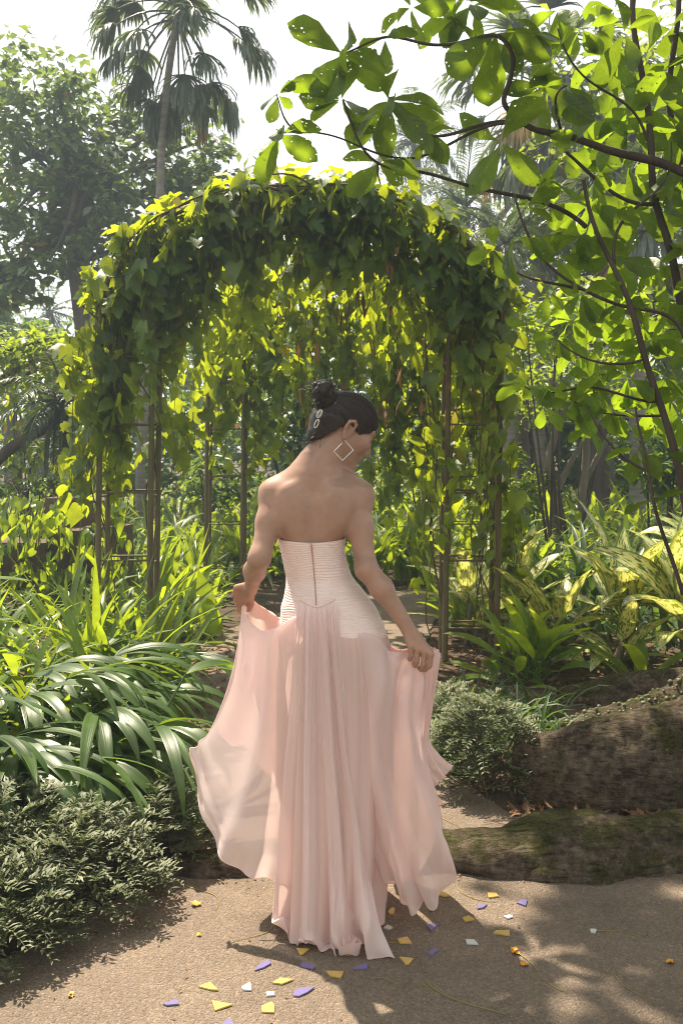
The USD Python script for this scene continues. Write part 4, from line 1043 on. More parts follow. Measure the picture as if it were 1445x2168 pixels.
# variegated dumb canes and other plants of the right bed
DC = [((2.22, 6.35, 0), 20, 0.70, 0.23, 'largest variegated dumb cane with cream leaves at the right edge', 0.42), ((1.92, 6.75, 0), 15, 0.62, 0.19, 'variegated dumb cane left of the largest one', 0.36), ((1.48, 6.85, 0), 13, 0.58, 0.15, 'variegated dumb cane in the middle of the right bed', 0.16), ((0.95, 7.3, 0), 11, 0.58, 0.15, 'variegated dumb cane behind the right post', 0.2),
      ((1.30, 7.5, 0), 11, 0.58, 0.15, 'variegated dumb cane with one long cream leaf, behind the bright ginger', 0.28), ((1.72, 6.3, 0), 9, 0.42, 0.12, 'low variegated dumb cane in front of the large ones', 0.1), ((2.6, 6.9, 0), 12, 0.55, 0.18, 'variegated dumb cane cut by the right edge', 0.5)]
for i, (b, n, L, W, lab, hh) in enumerate(DC):
    R = np.random.default_rng(340 + i)
    b = np.asarray(b)
    o = thing('dumb_cane', lab, 'plant', b)
    for k in range(3):
        part(o, 'cane', tube([b + [R.normal(0, .03), R.normal(0, .03), 0], b + [R.normal(0, .05), R.normal(0, .05), hh + 0.1]], 0.022, 0.015, n=6, sides=8, rough=0.1), 'pale_bark')
    a = np.arange(n) * 2.4 + R.normal(0, 0.2, n); e = R.uniform(0.15, 1.35, n)
    d = np.stack([np.cos(a) * np.cos(e), np.sin(a) * np.cos(e), np.sin(e)], -1)
    bb = b + [0, 0, 1] * (hh * R.uniform(0.5, 1.2, n))[:, None] + R.normal(0, 0.03, (n, 3))
    tips = bb + d * 0.14
    part(o, 'stalks', join([tube([bb[q], tips[q]], 0.008, 0.005, n=3, sides=5) for q in range(n)]), 'ginger_leaf')
    lv = leaves(tips, d, L * R.uniform(0.75, 1.1, n), W * R.uniform(0.8, 1.1, n), R.uniform(0.3, 1.2, n), ovate, n=9, cols=5, fold=0.22, roll=R.normal(0, 0.3, n), wave=0.03, tint=R.uniform(0, 0.9, n), R=R)
    each_part(o, 'leaf', lv, 'dumb_cane_leaf')
clump('ginger_plant', 'bright light green plant with many pointed leaves in the middle of the right bed', 'plant', (1.20, 6.25, 0), 34, 0.46, 0.085, 'ginger_leaf', 360, prof=lance, el=(0.35, 1.45), droop=(0.3, 1.1), spread=0.07, petiole=0.35)
clump('ginger_plant', 'small green plant with two long leaves beside the pale root', 'plant', (1.78, 5.95, 0), 7, 0.45, 0.075, 'ginger_leaf', 361, prof=lance, el=(0.5, 1.3), droop=(0.4, 1.0), spread=0.03, petiole=0.2)
clump('ginger_plant', 'low light green plant at the foot of the right post', 'plant', (0.98, 6.15, 0), 12, 0.26, 0.06, 'ginger_leaf', 362, prof=lance, el=(0.2, 1.2), droop=(0.4, 1.2), spread=0.08, petiole=0.3)
for i, (x, y, n, L, lab) in enumerate([(2.0, 8.3, 30, 0.95, 'dark green upright strap plant behind the dumb canes'), (2.55, 8.6, 28, 1.0, 'second dark green strap plant behind the dumb canes, to the right'), (1.5, 8.6, 26, 0.85, 'dark green strap plant behind the right post'), (1.0, 8.75, 24, 0.7, 'strap plant beside the path beyond the arch'), (0.25, 10.2, 30, 0.8, 'strap plant closing the path view behind the right arm'), (0.75, 10.5, 30, 0.9, 'taller strap plant at the end of the arch'), (0.95, 8.0, 22, 0.5, 'low grassy tuft on the right of the path under the arch')]):
    clump('strap_leaf_plant', lab, 'plant', (x, y, 0), n, L, 0.05, 'lily_turf_leaf' if i < 2 else 'strap_leaf', 370 + i, el=(0.8, 1.5), droop=(0.3, 1.2), spread=0.1)
# leaf litter and twigs on the soil
R = np.random.default_rng(400)
N = 900
x = R.uniform(0.5, 2.4, N); y = R.uniform(5.3, 7.6, N)
x2 = R.uniform(0.7, 1.6, 260); y2 = R.uniform(3.70, 3.98, 260)
x3 = R.uniform(-1.3, -0.7, 300); y3 = R.uniform(5.2, 7.2, 300)
q = np.column_stack([np.concatenate([x, x2, x3]), np.concatenate([y, y2, y3])]); N = len(q)
q = np.column_stack([q, R.uniform(0.0, 0.025, N)])
lone('leaf_litter', merged(leaves(q, np.column_stack([R.normal(0, 1, N), R.normal(0, 1, N), R.normal(0.0, 0.25, N)]), R.uniform(0.03, 0.09, N), R.uniform(0.015, 0.04, N), R.normal(0, 0.6, N), ovate, n=3, wave=0.1, R=R)), 'dry_leaf', label='dry brown leaves scattered over the soil of the beds', cat='leaf litter', kind='stuff')

# ------------------------------------------------------------------ the big leaved tree that hangs over from the right
alm = thing('almond_tree', 'slender tree with big rounded leaves whose branches hang over the arch from the right', 'tree', P(1500, 1560, 4.4) * [1, 1, 0])
R = np.random.default_rng(500)
BR = [  # photo polyline with distance, radius from, to
    ([(1530, 1640, 4.4), (1470, 1200, 4.4), (1440, 1010, 4.4), (1405, 880, 4.4), (1365, 760, 4.4), (1335, 650, 4.4), (1290, 550, 4.5), (1255, 470, 4.6), (1235, 380, 4.6)], 0.034, 0.012),
    ([(1560, 1600, 4.9), (1490, 900, 4.9), (1440, 640, 4.9), (1410, 500, 4.9), (1385, 420, 4.9), (1378, 330, 4.9), (1365, 190, 4.9), (1345, 90, 4.9), (1350, -60, 4.9)], 0.040, 0.018),
    ([(1560, 1500, 5.2), (1500, 700, 5.2), (1450, 380, 5.2), (1415, 200, 5.2), (1432, 60, 5.2), (1430, -60, 5.2)], 0.036, 0.018),
    ([(1470, 380, 4.8), (1390, 342, 4.8), (1290, 318, 4.7), (1190, 285, 4.6), (1110, 262, 4.5), (1088, 240, 4.5)], 0.030, 0.017),
    ([(1088, 240, 4.5), (1066, 210, 4.45), (1082, 160, 4.45), (1078, 100, 4.4), (1050, 75, 4.4), (1010, 80, 4.4), (900, 92, 4.35), (815, 78, 4.3), (740, 108, 4.3), (725, 113, 4.3)], 0.015, 0.005),
    ([(1100, 262, 4.5), (960, 282, 4.4), (880, 278, 4.3), (840, 245, 4.3), (822, 212, 4.3)], 0.012, 0.006),
    ([(1110, 265, 4.5), (960, 300, 4.45), (860, 335, 4.4), (762, 310, 4.35), (720, 292, 4.3), (640, 278, 4.25), (592, 282, 4.25)], 0.010, 0.004),
    ([(640, 280, 4.25), (605, 255, 4.25), (590, 215, 4.25), (585, 198, 4.25)], 0.006, 0.003),
    ([(1390, 430, 4.9), (1330, 425, 4.85), (1240, 360, 4.75), (1190, 315, 4.7)], 0.014, 0.010),
    ([(1240, 480, 4.8), (1120, 420, 4.7), (1000, 395, 4.6), (880, 362, 4.5), (800, 345, 4.45), (765, 310, 4.4), (740, 250, 4.4), (725, 210, 4.4)], 0.015, 0.006),
    ([(800, 345, 4.45), (800, 370, 4.4), (805, 390, 4.4)], 0.007, 0.004),
    ([(1450, 720, 4.5), (1390, 660, 4.5), (1330, 650, 4.5), (1230, 610, 4.5), (1160, 560, 4.5), (1110, 480, 4.5), (1088, 410, 4.5)], 0.012, 0.007),
    ([(1230, 612, 4.6), (1170, 600, 4.6), (1090, 575, 4.6), (1045, 530, 4.6)], 0.010, 0.004),
    ([(1445, 1260, 4.1), (1420, 1180, 4.1), (1380, 1050, 4.1), (1365, 960, 4.1), (1350, 900, 4.1), (1345, 860, 4.1)], 0.012, 0.006),
    ([(1365, 995, 4.1), (1300, 950, 4.1), (1262, 900, 4.1), (1245, 860, 4.1)], 0.008, 0.004),
    ([(1400, 850, 4.5), (1330, 840, 4.5), (1240, 820, 4.5), (1150, 832, 4.5), (1110, 818, 4.5)], 0.009, 0.004),
    ([(1365, 760, 4.4), (1290, 770, 4.4), (1220, 750, 4.4), (1180, 720, 4.4)], 0.008, 0.004),
    ([(1405, 880, 4.5), (1330, 880, 4.5), (1260, 870, 4.5), (1215, 850, 4.5)], 0.008, 0.004),
    ([(1380, 350, 4.9), (1310, 210, 4.8), (1260, 180, 4.7), (1180, 60, 4.6)], 0.010, 0.005),
    ([(1190, 290, 4.6), (1180, 250, 4.55), (1178, 200, 4.5), (1200, 180, 4.5)], 0.010, 0.005),
    ([(1300, 560, 4.5), (1310, 480, 4.5), (1370, 420, 4.6), (1420, 300, 4.7)], 0.010, 0.005),
]
for (pp, r0, r1) in BR:
    part(alm, 'trunk' if r0 > 0.033 else 'branch', pxtube(pp, r0 * 0.8, r1 * 0.75, n=5 * len(pp), sides=8, rough=0.15, wob=30), 'bark')


def bitten(k):
    Q = np.random.default_rng(900 + k)
    t = np.linspace(0, 1, 12)
    w = 0.30 * obovate(t); w[0] = 0.012; w[-1] = 0.0
    w = w * (1 + 0.05 * np.sin(t * 21 + k))
    holes = []
    for _ in range(Q.integers(0, 9)):
        x = Q.uniform(0.3, 0.95); y = Q.uniform(-0.26, 0.26)
        holes.append(Point(x, y).buffer(Q.uniform(0.006, 0.020), 3))
    for _ in range(Q.integers(0, 4)):
        x = Q.uniform(0.4, 0.98); sg = Q.choice([-1, 1])
        holes.append(Point(x, sg * 0.30 * float(obovate(np.array(x)))).buffer(Q.uniform(0.015, 0.05), 4))
    return template(half(list(zip(t, w))), holes, strips=8)


ALM = [bitten(k) for k in range(8)]
ROS = [  # rosettes: photo column, row, distance, leaves, size, glow
    (592, 285, 4.25, 7, 0.20, .5), (588, 200, 4.25, 5, 0.13, .4), (725, 113, 4.3, 7, 0.24, .5), (722, 212, 4.4, 7, 0.22, .4), (822, 212, 4.3, 8, 0.26, .3), (815, 80, 4.3, 4, 0.13, .5),
    (800, 345, 4.45, 6, 0.22, .6), (905, 280, 4.3, 5, 0.17, .4), (1050, 70, 4.4, 6, 0.32, .3), (1078, 40, 4.4, 5, 0.26, .1), (960, 40, 4.6, 6, 0.20, .8), (930, 20, 4.7, 5, 0.18, .9), (1150, 180, 4.5, 8, 0.28, .5), (1060, 300, 4.5, 6, 0.28, .4), (1200, 180, 4.5, 5, 0.24, .4),
    (1230, 60, 4.6, 8, 0.16, .9), (1320, 70, 4.8, 6, 0.24, .4), (1330, 250, 4.9, 8, 0.26, .6), (1260, 300, 4.9, 6, 0.24, .7), (1400, 150, 5.2, 8, 0.28, .3), (1420, 60, 5.2, 7, 0.28, .3), (1440, 260, 5.0, 8, 0.28, .4), (1310, 180, 5.0, 6, 0.24, .5),
    (1190, 330, 4.7, 6, 0.22, .7), (1160, 380, 4.7, 7, 0.20, .8), (1250, 430, 4.8, 8, 0.22, .7), (1340, 440, 4.9, 7, 0.24, .6), (1420, 440, 5.0, 8, 0.26, .4), (1110, 440, 4.7, 6, 0.20, .7), (1230, 500, 4.6, 8, 0.22, .6), (1300, 540, 4.6, 8, 0.24, .6), (1390, 560, 4.8, 8, 0.26, .5), (1180, 540, 4.6, 6, 0.18, .7),
    (1090, 500, 4.5, 3, 0.24, .1), (1045, 525, 4.6, 4, 0.15, .95), (1230, 620, 4.5, 7, 0.20, .6), (1320, 640, 4.5, 7, 0.20, .7), (1420, 640, 4.7, 8, 0.25, .5), (1160, 620, 4.6, 6, 0.17, .8), (1380, 720, 4.6, 7, 0.22, .7), (1180, 715, 4.5, 7, 0.20, .9), (1280, 720, 4.5, 7, 0.20, .8), (1120, 690, 4.6, 5, 0.18, .7),
    (1140, 640, 4.9, 7, .2, .9), (1210, 680, 4.9, 8, .2, .9), (1250, 650, 4.8, 8, .21, .8), (1340, 580, 5.0, 8, .22, .7), (1300, 670, 5.0, 8, .22, .8), (1380, 640, 5.0, 8, .22, .7), (1430, 690, 5.1, 8, .22, .7), (1230, 740, 5.0, 8, .2, .9), (1340, 740, 5.0, 8, .21, .9), (1420, 850, 5.0, 8, .21, .8), (1330, 820, 5.0, 8, .21, .9), (1270, 830, 4.9, 8, .2, .95), (1390, 600, 5.3, 8, .24, .5), (1350, 400, 5.4, 8, .24, .5), (1270, 370, 5.2, 8, .24, .6), (1420, 340, 5.5, 8, .26, .4), (1380, 240, 5.5, 8, .26, .4), (1300, 120, 5.3, 7, .24, .5), (1115, 815, 4.5, 8, 0.21, .95), (1190, 800, 4.5, 7, 0.20, .95), (1260, 790, 4.5, 8, 0.21, .95), (1330, 800, 4.5, 8, 0.22, .9), (1410, 800, 4.6, 8, 0.23, .8), (1215, 855, 4.5, 8, 0.22, .95), (1290, 870, 4.5, 8, 0.21, .9), (1370, 870, 4.6, 7, 0.21, .9), (1440, 880, 4.6, 6, 0.2, .8), (1150, 860, 4.6, 5, 0.17, .9),
    (1245, 905, 4.4, 4, 0.17, .9), (1350, 950, 4.1, 3, 0.17, .6), (1385, 1060, 4.1, 4, 0.20, .2), (1400, 960, 4.2, 4, 0.19, .3), (1360, 690, 4.9, 7, 0.22, .6), (1450, 560, 4.9, 7, 0.24, .4), (1460, 340, 5.1, 8, 0.26, .3), (1270, 130, 5.0, 6, 0.22, .6), (1180, 20, 4.8, 6, 0.22, .7), (1120, 120, 4.8, 5, 0.24, .4), (1000, 10, 4.6, 6, 0.22, .6), (870, 15, 4.4, 5, 0.16, .8),
    (1300, 20, 5.2, 7, 0.26, .5), (1390, 20, 5.4, 7, 0.26, .4), (1450, 720, 4.8, 7, 0.24, .5), (1440, 130, 5.4, 8, 0.28, .3), (1330, 350, 5.1, 7, 0.25, .5), (1440, 400, 5.2, 8, 0.26, .3)]
LVS = []
for (px, py, Y, n, L, g_) in ROS:
    if px > 1090 and py < 660 and R.uniform() < 0.08:
        continue
    if px > 1090 and py >= 560:
        L *= 0.78
    n = max(3, n - 2) if px > 1000 else n
    c = P(px, py, Y)
    a = np.arange(n) * 2 * np.pi / n + R.uniform(0, 6.28) + R.normal(0, 0.38, n)
    tilt = R.uniform(-0.35, 0.95, n)
    ax_ = unit(np.array([R.normal(-0.05, 0.28), (0.62 if g_ > .35 else 0.3) + R.normal(0, 0.28), 0.75]))
    s = unit(np.cross(ax_, [1, 0.2, 0])); m = np.cross(ax_, s)
    d = np.cos(a)[:, None] * s + np.sin(a)[:, None] * m
    d = unit(d * np.cos(tilt)[:, None] - np.array([0, 0, 1]) * np.sin(tilt)[:, None])
    for i in range(n):
        LVS.append((c + d[i] * 0.012, d[i], ax_ + R.normal(0, 0.45, 3), L * R.uniform(0.6, 1.1), np.clip(g_ + R.normal(0, 0.15), 0, 0.9)))
LVS.sort(key=lambda q: -q[3] / q[0][1])
rest = []
for k, (b, d, up, L, tn) in enumerate(LVS):
    v, f, dt = stamp(ALM[k % 8], b, d, up, L, L * R.uniform(0.70, 0.92), R.uniform(0.05, 0.45), R.uniform(0.1, 0.4), R.uniform(0.01, 0.05), tn, R)
    if k < 300:
        part(alm, 'leaf', (v[0], f, dt[0]), 'almond_leaf')
    else:
        rest.append((v[0], f, dt[0]))
if rest:
    part(alm, 'leaf_mass', join(rest), 'almond_leaf', kind='stuff')

# ------------------------------------------------------------------ humid air
usdkit.material(stage, '/World/Looks/haze', {'v': ('principled_volume', {'color': (0.72, 0.87, 1.0), 'density': 0.0031, 'anisotropy': 0.3})}, [], volume='v.volume')
hz = trimesh.creation.box([300, 300, 23.0]); hz.apply_translation([0, 20, 10.3])
lone('haze', (np.array(hz.vertices), np.array(hz.faces)), 'haze', label='pale humid air between the trees', cat='haze', kind='stuff', smooth=False)
# ------------------------------------------------------------------ the person
YW = 3.20                       # distance of the body's middle
SW = F / YW
def B(px, py, dy=0.0):
    return P(px, py, YW + dy)


mat('skin', {'g': ('geometry', {}), 'n': ('noise_texture', {'scale': 16.0, 'detail': 7.0, 'roughness': 0.7}), 'r': ('rgb_ramp', {'ramp': [(0.3, (0.30, 0.176, 0.126)), (0.7, (0.39, 0.235, 0.170))]}),
    'n2': ('noise_texture', {'scale': 420.0, 'detail': 2.0}), 'bp': ('bump', {'strength': 0.12, 'distance': 0.001}),
    'p': ('principled_bsdf', {'roughness': 0.42, 'specular_ior_level': 0.45, 'subsurface_weight': 0.10, 'subsurface_scale': 0.006, 'subsurface_radius': (1.0, 0.35, 0.2)})},
    [('g.position', 'n.vector'), ('n.fac', 'r.fac'), ('r.color', 'p.base_color'), ('g.position', 'n2.vector'), ('n2.fac', 'bp.height'), ('bp.normal', 'p.normal')], 'p.BSDF')
mat('hair_dark', {'a': ('attribute', {'attribute': 'leafdata'}), 'mp': ('mapping', {'scale': (1.5, 90.0, 1.0)}), 'n': ('noise_texture', {'scale': 1.0, 'detail': 4.0, 'roughness': 0.6}),
    'r': ('rgb_ramp', {'ramp': [(0.3, (0.008, 0.005, 0.004)), (0.75, (0.024, 0.015, 0.012))]}), 'bp': ('bump', {'strength': 0.6, 'distance': 0.003}),
    'p': ('principled_bsdf', {'roughness': 0.42, 'specular_ior_level': 0.45})},
    [('a.vector', 'mp.vector'), ('mp.vector', 'n.vector'), ('n.fac', 'r.fac'), ('r.color', 'p.base_color'), ('n.fac', 'bp.height'), ('bp.normal', 'p.normal')], 'p.BSDF')
plain('silver', (0.72, 0.71, 0.68), 0.22, 1.0)
plain('zip_tape', (0.42, 0.20, 0.17), 0.6)
plain('lip', (0.36, 0.14, 0.12), 0.4)
plain('brow', (0.03, 0.02, 0.015), 0.6)


def chiffon(name, col, trans, clear, amt=0.42):
    mat(name, {'d': ('principled_bsdf', {'base_color': col, 'roughness': 0.62, 'specular_ior_level': 0.25, 'sheen_weight': 0.25, 'sheen_roughness': 0.4, 'sheen_tint': (1.0, 0.93, 0.9)}), 't': ('translucent_bsdf', {'color': trans}),
               'm': ('mix_closure', {'fac': amt}), 'c': ('transparent_bsdf', {'color': (1.0, 0.96, 0.94)}), 'lw': ('layer_weight', {'blend': 0.28}),
               'f': ('map_range', {'from_min': 0.0, 'from_max': 0.75, 'to_min': clear, 'to_max': 0.02, 'clamp': True}), 'o': ('mix_closure', {})},
        [('d.BSDF', 'm.closure1'), ('t.BSDF', 'm.closure2'), ('lw.facing', 'f.value'), ('f.result', 'o.fac'), ('m.closure', 'o.closure1'), ('c.BSDF', 'o.closure2')], 'o.closure')


chiffon('chiffon', (0.93, 0.81, 0.81), (0.95, 0.75, 0.72), 0.22, 0.40)
chiffon('chiffon_train', (0.93, 0.79, 0.785), (0.93, 0.67, 0.62), 0.10, 0.30)
chiffon('chiffon_lining', (0.90, 0.71, 0.68), (0.90, 0.58, 0.51), 0.02, 0.30)
mat('bodice_silk', {'p': ('principled_bsdf', {'base_color': (0.88, 0.71, 0.68), 'roughness': 0.55, 'specular_ior_level': 0.4, 'sheen_weight': 0.2})}, [], 'p.BSDF')

# the trunk of the body as stacked ovals: row, middle column, half width px, half depth, depth offset
TOR = np.array([  # py, cx, hw, b, dy
    (986, 676, 8, 0.010, 0.005), (1006, 669, 48, 0.048, 0.005), (1035, 668, 92, 0.082, 0.0), (1065, 666, 95, 0.097, -0.005), (1095, 662, 84, 0.103, -0.005), (1140, 659, 68, 0.098, 0.0), (1180, 664, 63, 0.090, 0.004), (1218, 674, 65, 0.087, 0.008),
    (1250, 686, 78, 0.094, 0.0), (1290, 696, 97, 0.108, -0.012), (1335, 705, 106, 0.120, -0.022), (1380, 708, 107, 0.122, -0.022), (1430, 708, 101, 0.112, -0.010), (1480, 708, 92, 0.100, 0.0)], float)
TZ = CAMZ - (TOR[:, 0] - HOR) / SW
_o = np.argsort(TZ)
TFX = [PchipInterpolator(TZ[_o], v[_o]) for v in ((TOR[:, 1] - CX) / SW, TOR[:, 2] / SW, TOR[:, 3], YW + TOR[:, 4])]


def torso_at(z):
    z = np.clip(z, TZ.min(), TZ.max())
    return [f(z) for f in TFX]


class Field:
    """A solid grown from rounded limbs that melt into each other, turned into one surface."""
    def __init__(self, lo, hi, h):
        self.lo, self.h = np.asarray(lo, float), h
        self.n = np.ceil((np.asarray(hi) - lo) / h).astype(int) + 1
        self.f = np.full(self.n, 0.2, np.float32)

    def block(self, lo, hi):
        a = np.clip(np.floor((np.asarray(lo) - self.lo) / self.h).astype(int), 0, self.n - 1)
        b = np.clip(np.ceil((np.asarray(hi) - self.lo) / self.h).astype(int) + 1, 1, self.n)
        sl = tuple(slice(p, max(q, p + 1)) for p, q in zip(a, b))
        g = [self.lo[k] + self.h * np.arange(sl[k].start, sl[k].stop) for k in range(3)]
        return sl, np.stack(np.meshgrid(*g, indexing='ij'), -1)

    def merge(self, sl, d, k, cut=False):
        a = self.f[sl]
        d = d.astype(np.float32)
        if cut:
            d = -d
            hh = np.maximum(k - np.abs(a - d), 0) / k
            self.f[sl] = np.maximum(a, d) + hh * hh * k / 4
        else:
            hh = np.maximum(k - np.abs(a - d), 0) / k
            self.f[sl] = np.minimum(a, d) - hh * hh * k / 4

    def cap(self, a, b, ra, rb, k=0.012, cut=False):
        a, b = np.asarray(a, float), np.asarray(b, float)
        r = max(ra, rb) + k + 0.02
        sl, p = self.block(np.minimum(a, b) - r, np.maximum(a, b) + r)
        ab = b - a
        t = np.clip(((p - a) @ ab) / (ab @ ab + 1e-12), 0, 1)
        self.merge(sl, np.linalg.norm(p - a - t[..., None] * ab, axis=-1) - (ra + t * (rb - ra)), k, cut)

    def chain(self, pts, rad, k=0.012):
        for i in range(len(pts) - 1):
            self.cap(pts[i], pts[i + 1], rad[i], rad[i + 1], k)

    def ell(self, c, r, M=np.eye(3), k=0.012, cut=False):
        c, r = np.asarray(c, float), np.asarray(r, float)
        R_ = r.max() + k + 0.02
        sl, p = self.block(c - R_, c + R_)
        q = (p - c) @ np.asarray(M).T
        k0 = np.linalg.norm(q / r, axis=-1); k1 = np.linalg.norm(q / r ** 2, axis=-1)
        self.merge(sl, k0 * (k0 - 1) / np.maximum(k1, 1e-6), k, cut)

    def surface(self):
        f, n = self.f, self.n
        s = f < 0
        c = np.zeros(n - 1, np.int8)
        for o in np.ndindex(2, 2, 2):
            c += s[o[0]:n[0] - 1 + o[0], o[1]:n[1] - 1 + o[1], o[2]:n[2] - 1 + o[2]]
        act = np.argwhere((c > 0) & (c < 8))
        idx = np.full(n - 1, -1, np.int32); idx[tuple(act.T)] = np.arange(len(act))
        acc = np.zeros((len(act), 3)); cnt = np.zeros(len(act))
        for ax_ in range(3):
            for o in np.ndindex(2, 2):
                off = np.insert(np.array(o), ax_, 0)
                p0 = act + off; p1 = p0.copy(); p1[:, ax_] += 1
                a, b = f[tuple(p0.T)], f[tuple(p1.T)]
                m = (a < 0) != (b < 0)
                t = np.where(m, a / np.where(m, a - b, 1), 0)
                q = p0.astype(float); q[:, ax_] += t
                acc[m] += q[m]; cnt[m] += 1
        v = self.lo + self.h * acc / cnt[:, None]
        quads = []
        for ax_ in range(3):
            u, w = [(1, 2), (2, 0), (0, 1)][ax_]
            a = np.take(f, np.arange(0, n[ax_] - 1), ax_) < 0; b = np.take(f, np.arange(1, n[ax_]), ax_) < 0
            e = np.argwhere(a != b)
            e = e[(e[:, u] > 0) & (e[:, w] > 0) & (e[:, u] < n[u] - 1) & (e[:, w] < n[w] - 1)]
            q = []
            for (du, dw) in ((1, 1), (0, 1), (0, 0), (1, 0)):
                g = e.copy(); g[:, u] -= du; g[:, w] -= dw
                q.append(idx[tuple(g.T)])
            q = np.stack(q, 1)
            flip = ~a[tuple(e.T)]
            q[flip] = q[flip][:, ::-1]
            quads.append(q)
        return v, np.vstack(quads)


woman = thing('person', 'person in a strapless blush gown seen from behind, holding out the skirt', 'person', (B(700, 1900)[0], YW, 0))
fl = Field((-0.44, YW - 0.34, -0.01), (0.34, YW + 0.26, 1.66), 0.004)
# torso
sl, p = fl.block((-0.40, YW - 0.2, 0.62), (0.30, YW + 0.2, 1.50))
cx, hw, bb, cy = torso_at(p[0, 0, :, 2])
q = np.sqrt(((p[..., 0] - cx) / hw) ** 2 + ((p[..., 1] - cy) / bb) ** 2)
d = (q - 1) * np.minimum(hw, bb)
zt, zb = TZ.max(), TZ.min()
d = np.maximum(d, np.maximum(p[..., 2] - zt, zb - p[..., 2]))
fl.merge(sl, d, 0.03)
# shoulders, neck, shoulder blades, spine
LS, RS = B(583, 1044, 0.0), B(757, 1049, 0.0)
NK, HB = B(668, 1012, 0.0), B(697, 950, 0.012)
fl.cap(LS, B(640, 1014, 0.0), 0.041, 0.055, 0.07); fl.cap(RS, B(700, 1016, 0.0), 0.041, 0.052, 0.07)
fl.cap(NK, HB, 0.062, 0.051, 0.045)
fl.cap(B(655, 1018, -0.01), B(676, 968, 0.0), 0.045, 0.045, 0.05)
fl.ell(B(622, 1080, -0.066), (0.050, 0.026, 0.075), k=0.04); fl.ell(B(708, 1082, -0.066), (0.050, 0.026, 0.075), k=0.04)
fl.cap(B(668, 1010, -0.112), B(662, 1190, -0.118), 0.010, 0.012, 0.045, cut=True)
# arms
LE, LW = B(549, 1182, -0.10), B(531, 1247, 0.04)
fl.chain([LS, (LS * 0.55 + LE * 0.45) + [0.001, 0, 0], LE], [0.042, 0.0370, 0.0305], 0.03)
fl.chain([LE, LE * 0.6 + LW * 0.4 + [-0.004, 0, 0], LW], [0.0305, 0.031, 0.022], 0.03)
RE, RW = B(775, 1205, -0.08), B(868, 1338, -0.095)
fl.chain([RS, (RS * 0.55 + RE * 0.45) + [-0.004, 0, 0], RE], [0.042, 0.0375, 0.031], 0.03)
fl.chain([RE, RE * 0.68 + RW * 0.32 + [0.003, 0, 0.004], RW], [0.0315, 0.032, 0.0215], 0.03)


def hand(W, K, side, rad=0.0085, curl=(0, 0, 0, 0), fingers=None, thumb=None):
    """W wrist, K the middle knuckle, side the direction from the index to the little knuckle."""
    side = unit(side); along = unit(K - W)
    for j, o in enumerate((-0.035, -0.0122, 0.0110, 0.033)):
        kn = K + side * o - along * (0.004 * abs(o - 0.0) / 0.03)
        fl.cap(W + side * o * 0.45, kn, 0.014, 0.0112, 0.008)
        pts = [kn] + [np.asarray(q_) for q_ in fingers[j]]
        fl.chain(pts, [0.0095, 0.0086, 0.0078, 0.0068][:len(pts)], 0.002)
    fl.chain([W + along * 0.012 + side * -0.012] + [np.asarray(q_) for q_ in thumb], [0.015, 0.0125, 0.0105, 0.009][:1 + len(thumb)], 0.008)


# left hand: a loose fist around the cloth, knuckles to the left
def seg(p0, steps):
    out = []
    c = np.asarray(p0, float)
    for s_ in steps:
        c = c + np.asarray(s_); out.append(c)
    return out


K = B(503, 1262, 0.075); sd = np.array([0.15, 0.55, -0.82])
kn = [K + unit(sd) * o for o in (-0.035, -0.0122, 0.0110, 0.033)]
fl_l = [seg(k_, [(-0.006, 0.018, -0.024), (0.016, 0.008, -0.016), (0.014, -0.010, -0.002)]) for k_ in kn]
hand(LW, K, sd, fingers=fl_l, thumb=seg(LW, [(-0.004, 0.028, -0.028), (0.0, 0.02, -0.026), (-0.006, 0.006, -0.020)]))
# right hand: back of the hand to the camera, fingers down into the cloth
K = B(891, 1378, -0.118); sd = np.array([-0.93, 0.10, 0.36])
kn = [K + unit(sd) * o for o in (-0.035, -0.0122, 0.0110, 0.033)]
fr = [seg(kn[0], [(-0.006, 0.006, -0.034), (-0.012, 0.014, -0.016), (-0.006, 0.012, 0.004)]), seg(kn[1], [(-0.004, 0.004, -0.040), (-0.007, 0.012, -0.017), (-0.004, 0.012, 0.002)]),
      seg(kn[2], [(-0.002, 0.004, -0.037), (-0.006, 0.012, -0.016), (-0.002, 0.012, 0.002)]), seg(kn[3], [(0.001, 0.004, -0.028), (-0.004, 0.010, -0.014), (0.0, 0.010, 0.002)])]
hand(RW, K, sd, fingers=fr, thumb=seg(RW, [(0.036, 0.020, -0.032), (0.010, 0.016, -0.030), (-0.012, 0.010, -0.018)]))
# legs
for (hip, knee, ank) in ((B(662, 1400, -0.01), B(668, 1640, 0.03), B(672, 1868, 0.0)), (B(748, 1400, -0.01), B(742, 1640, -0.02), B(734, 1872, -0.05))):
    fl.chain([hip, knee], [0.088, 0.056], 0.03); fl.chain([knee, knee * 0.65 + ank * 0.35 + [0, -0.012, 0], ank], [0.053, 0.052, 0.032], 0.02)
    fl.chain([ank + [0, -0.02, -0.03], ank + [0.0, 0.13, -0.055]], [0.034, 0.024], 0.02)
# head
HC = B(736, 903, 0.03)
FW = unit([0.80, 0.27, -0.54]); UPV = unit(np.array([0, 0, 1.0]) - FW[2] * FW); SD = np.cross(FW, UPV)
if SD[1] > 0:
    SD = -SD
HM = np.array([FW, UPV, SD])
def Hd(f_, u_, s_=0.0): return HC + FW * f_ + UPV * u_ + SD * s_


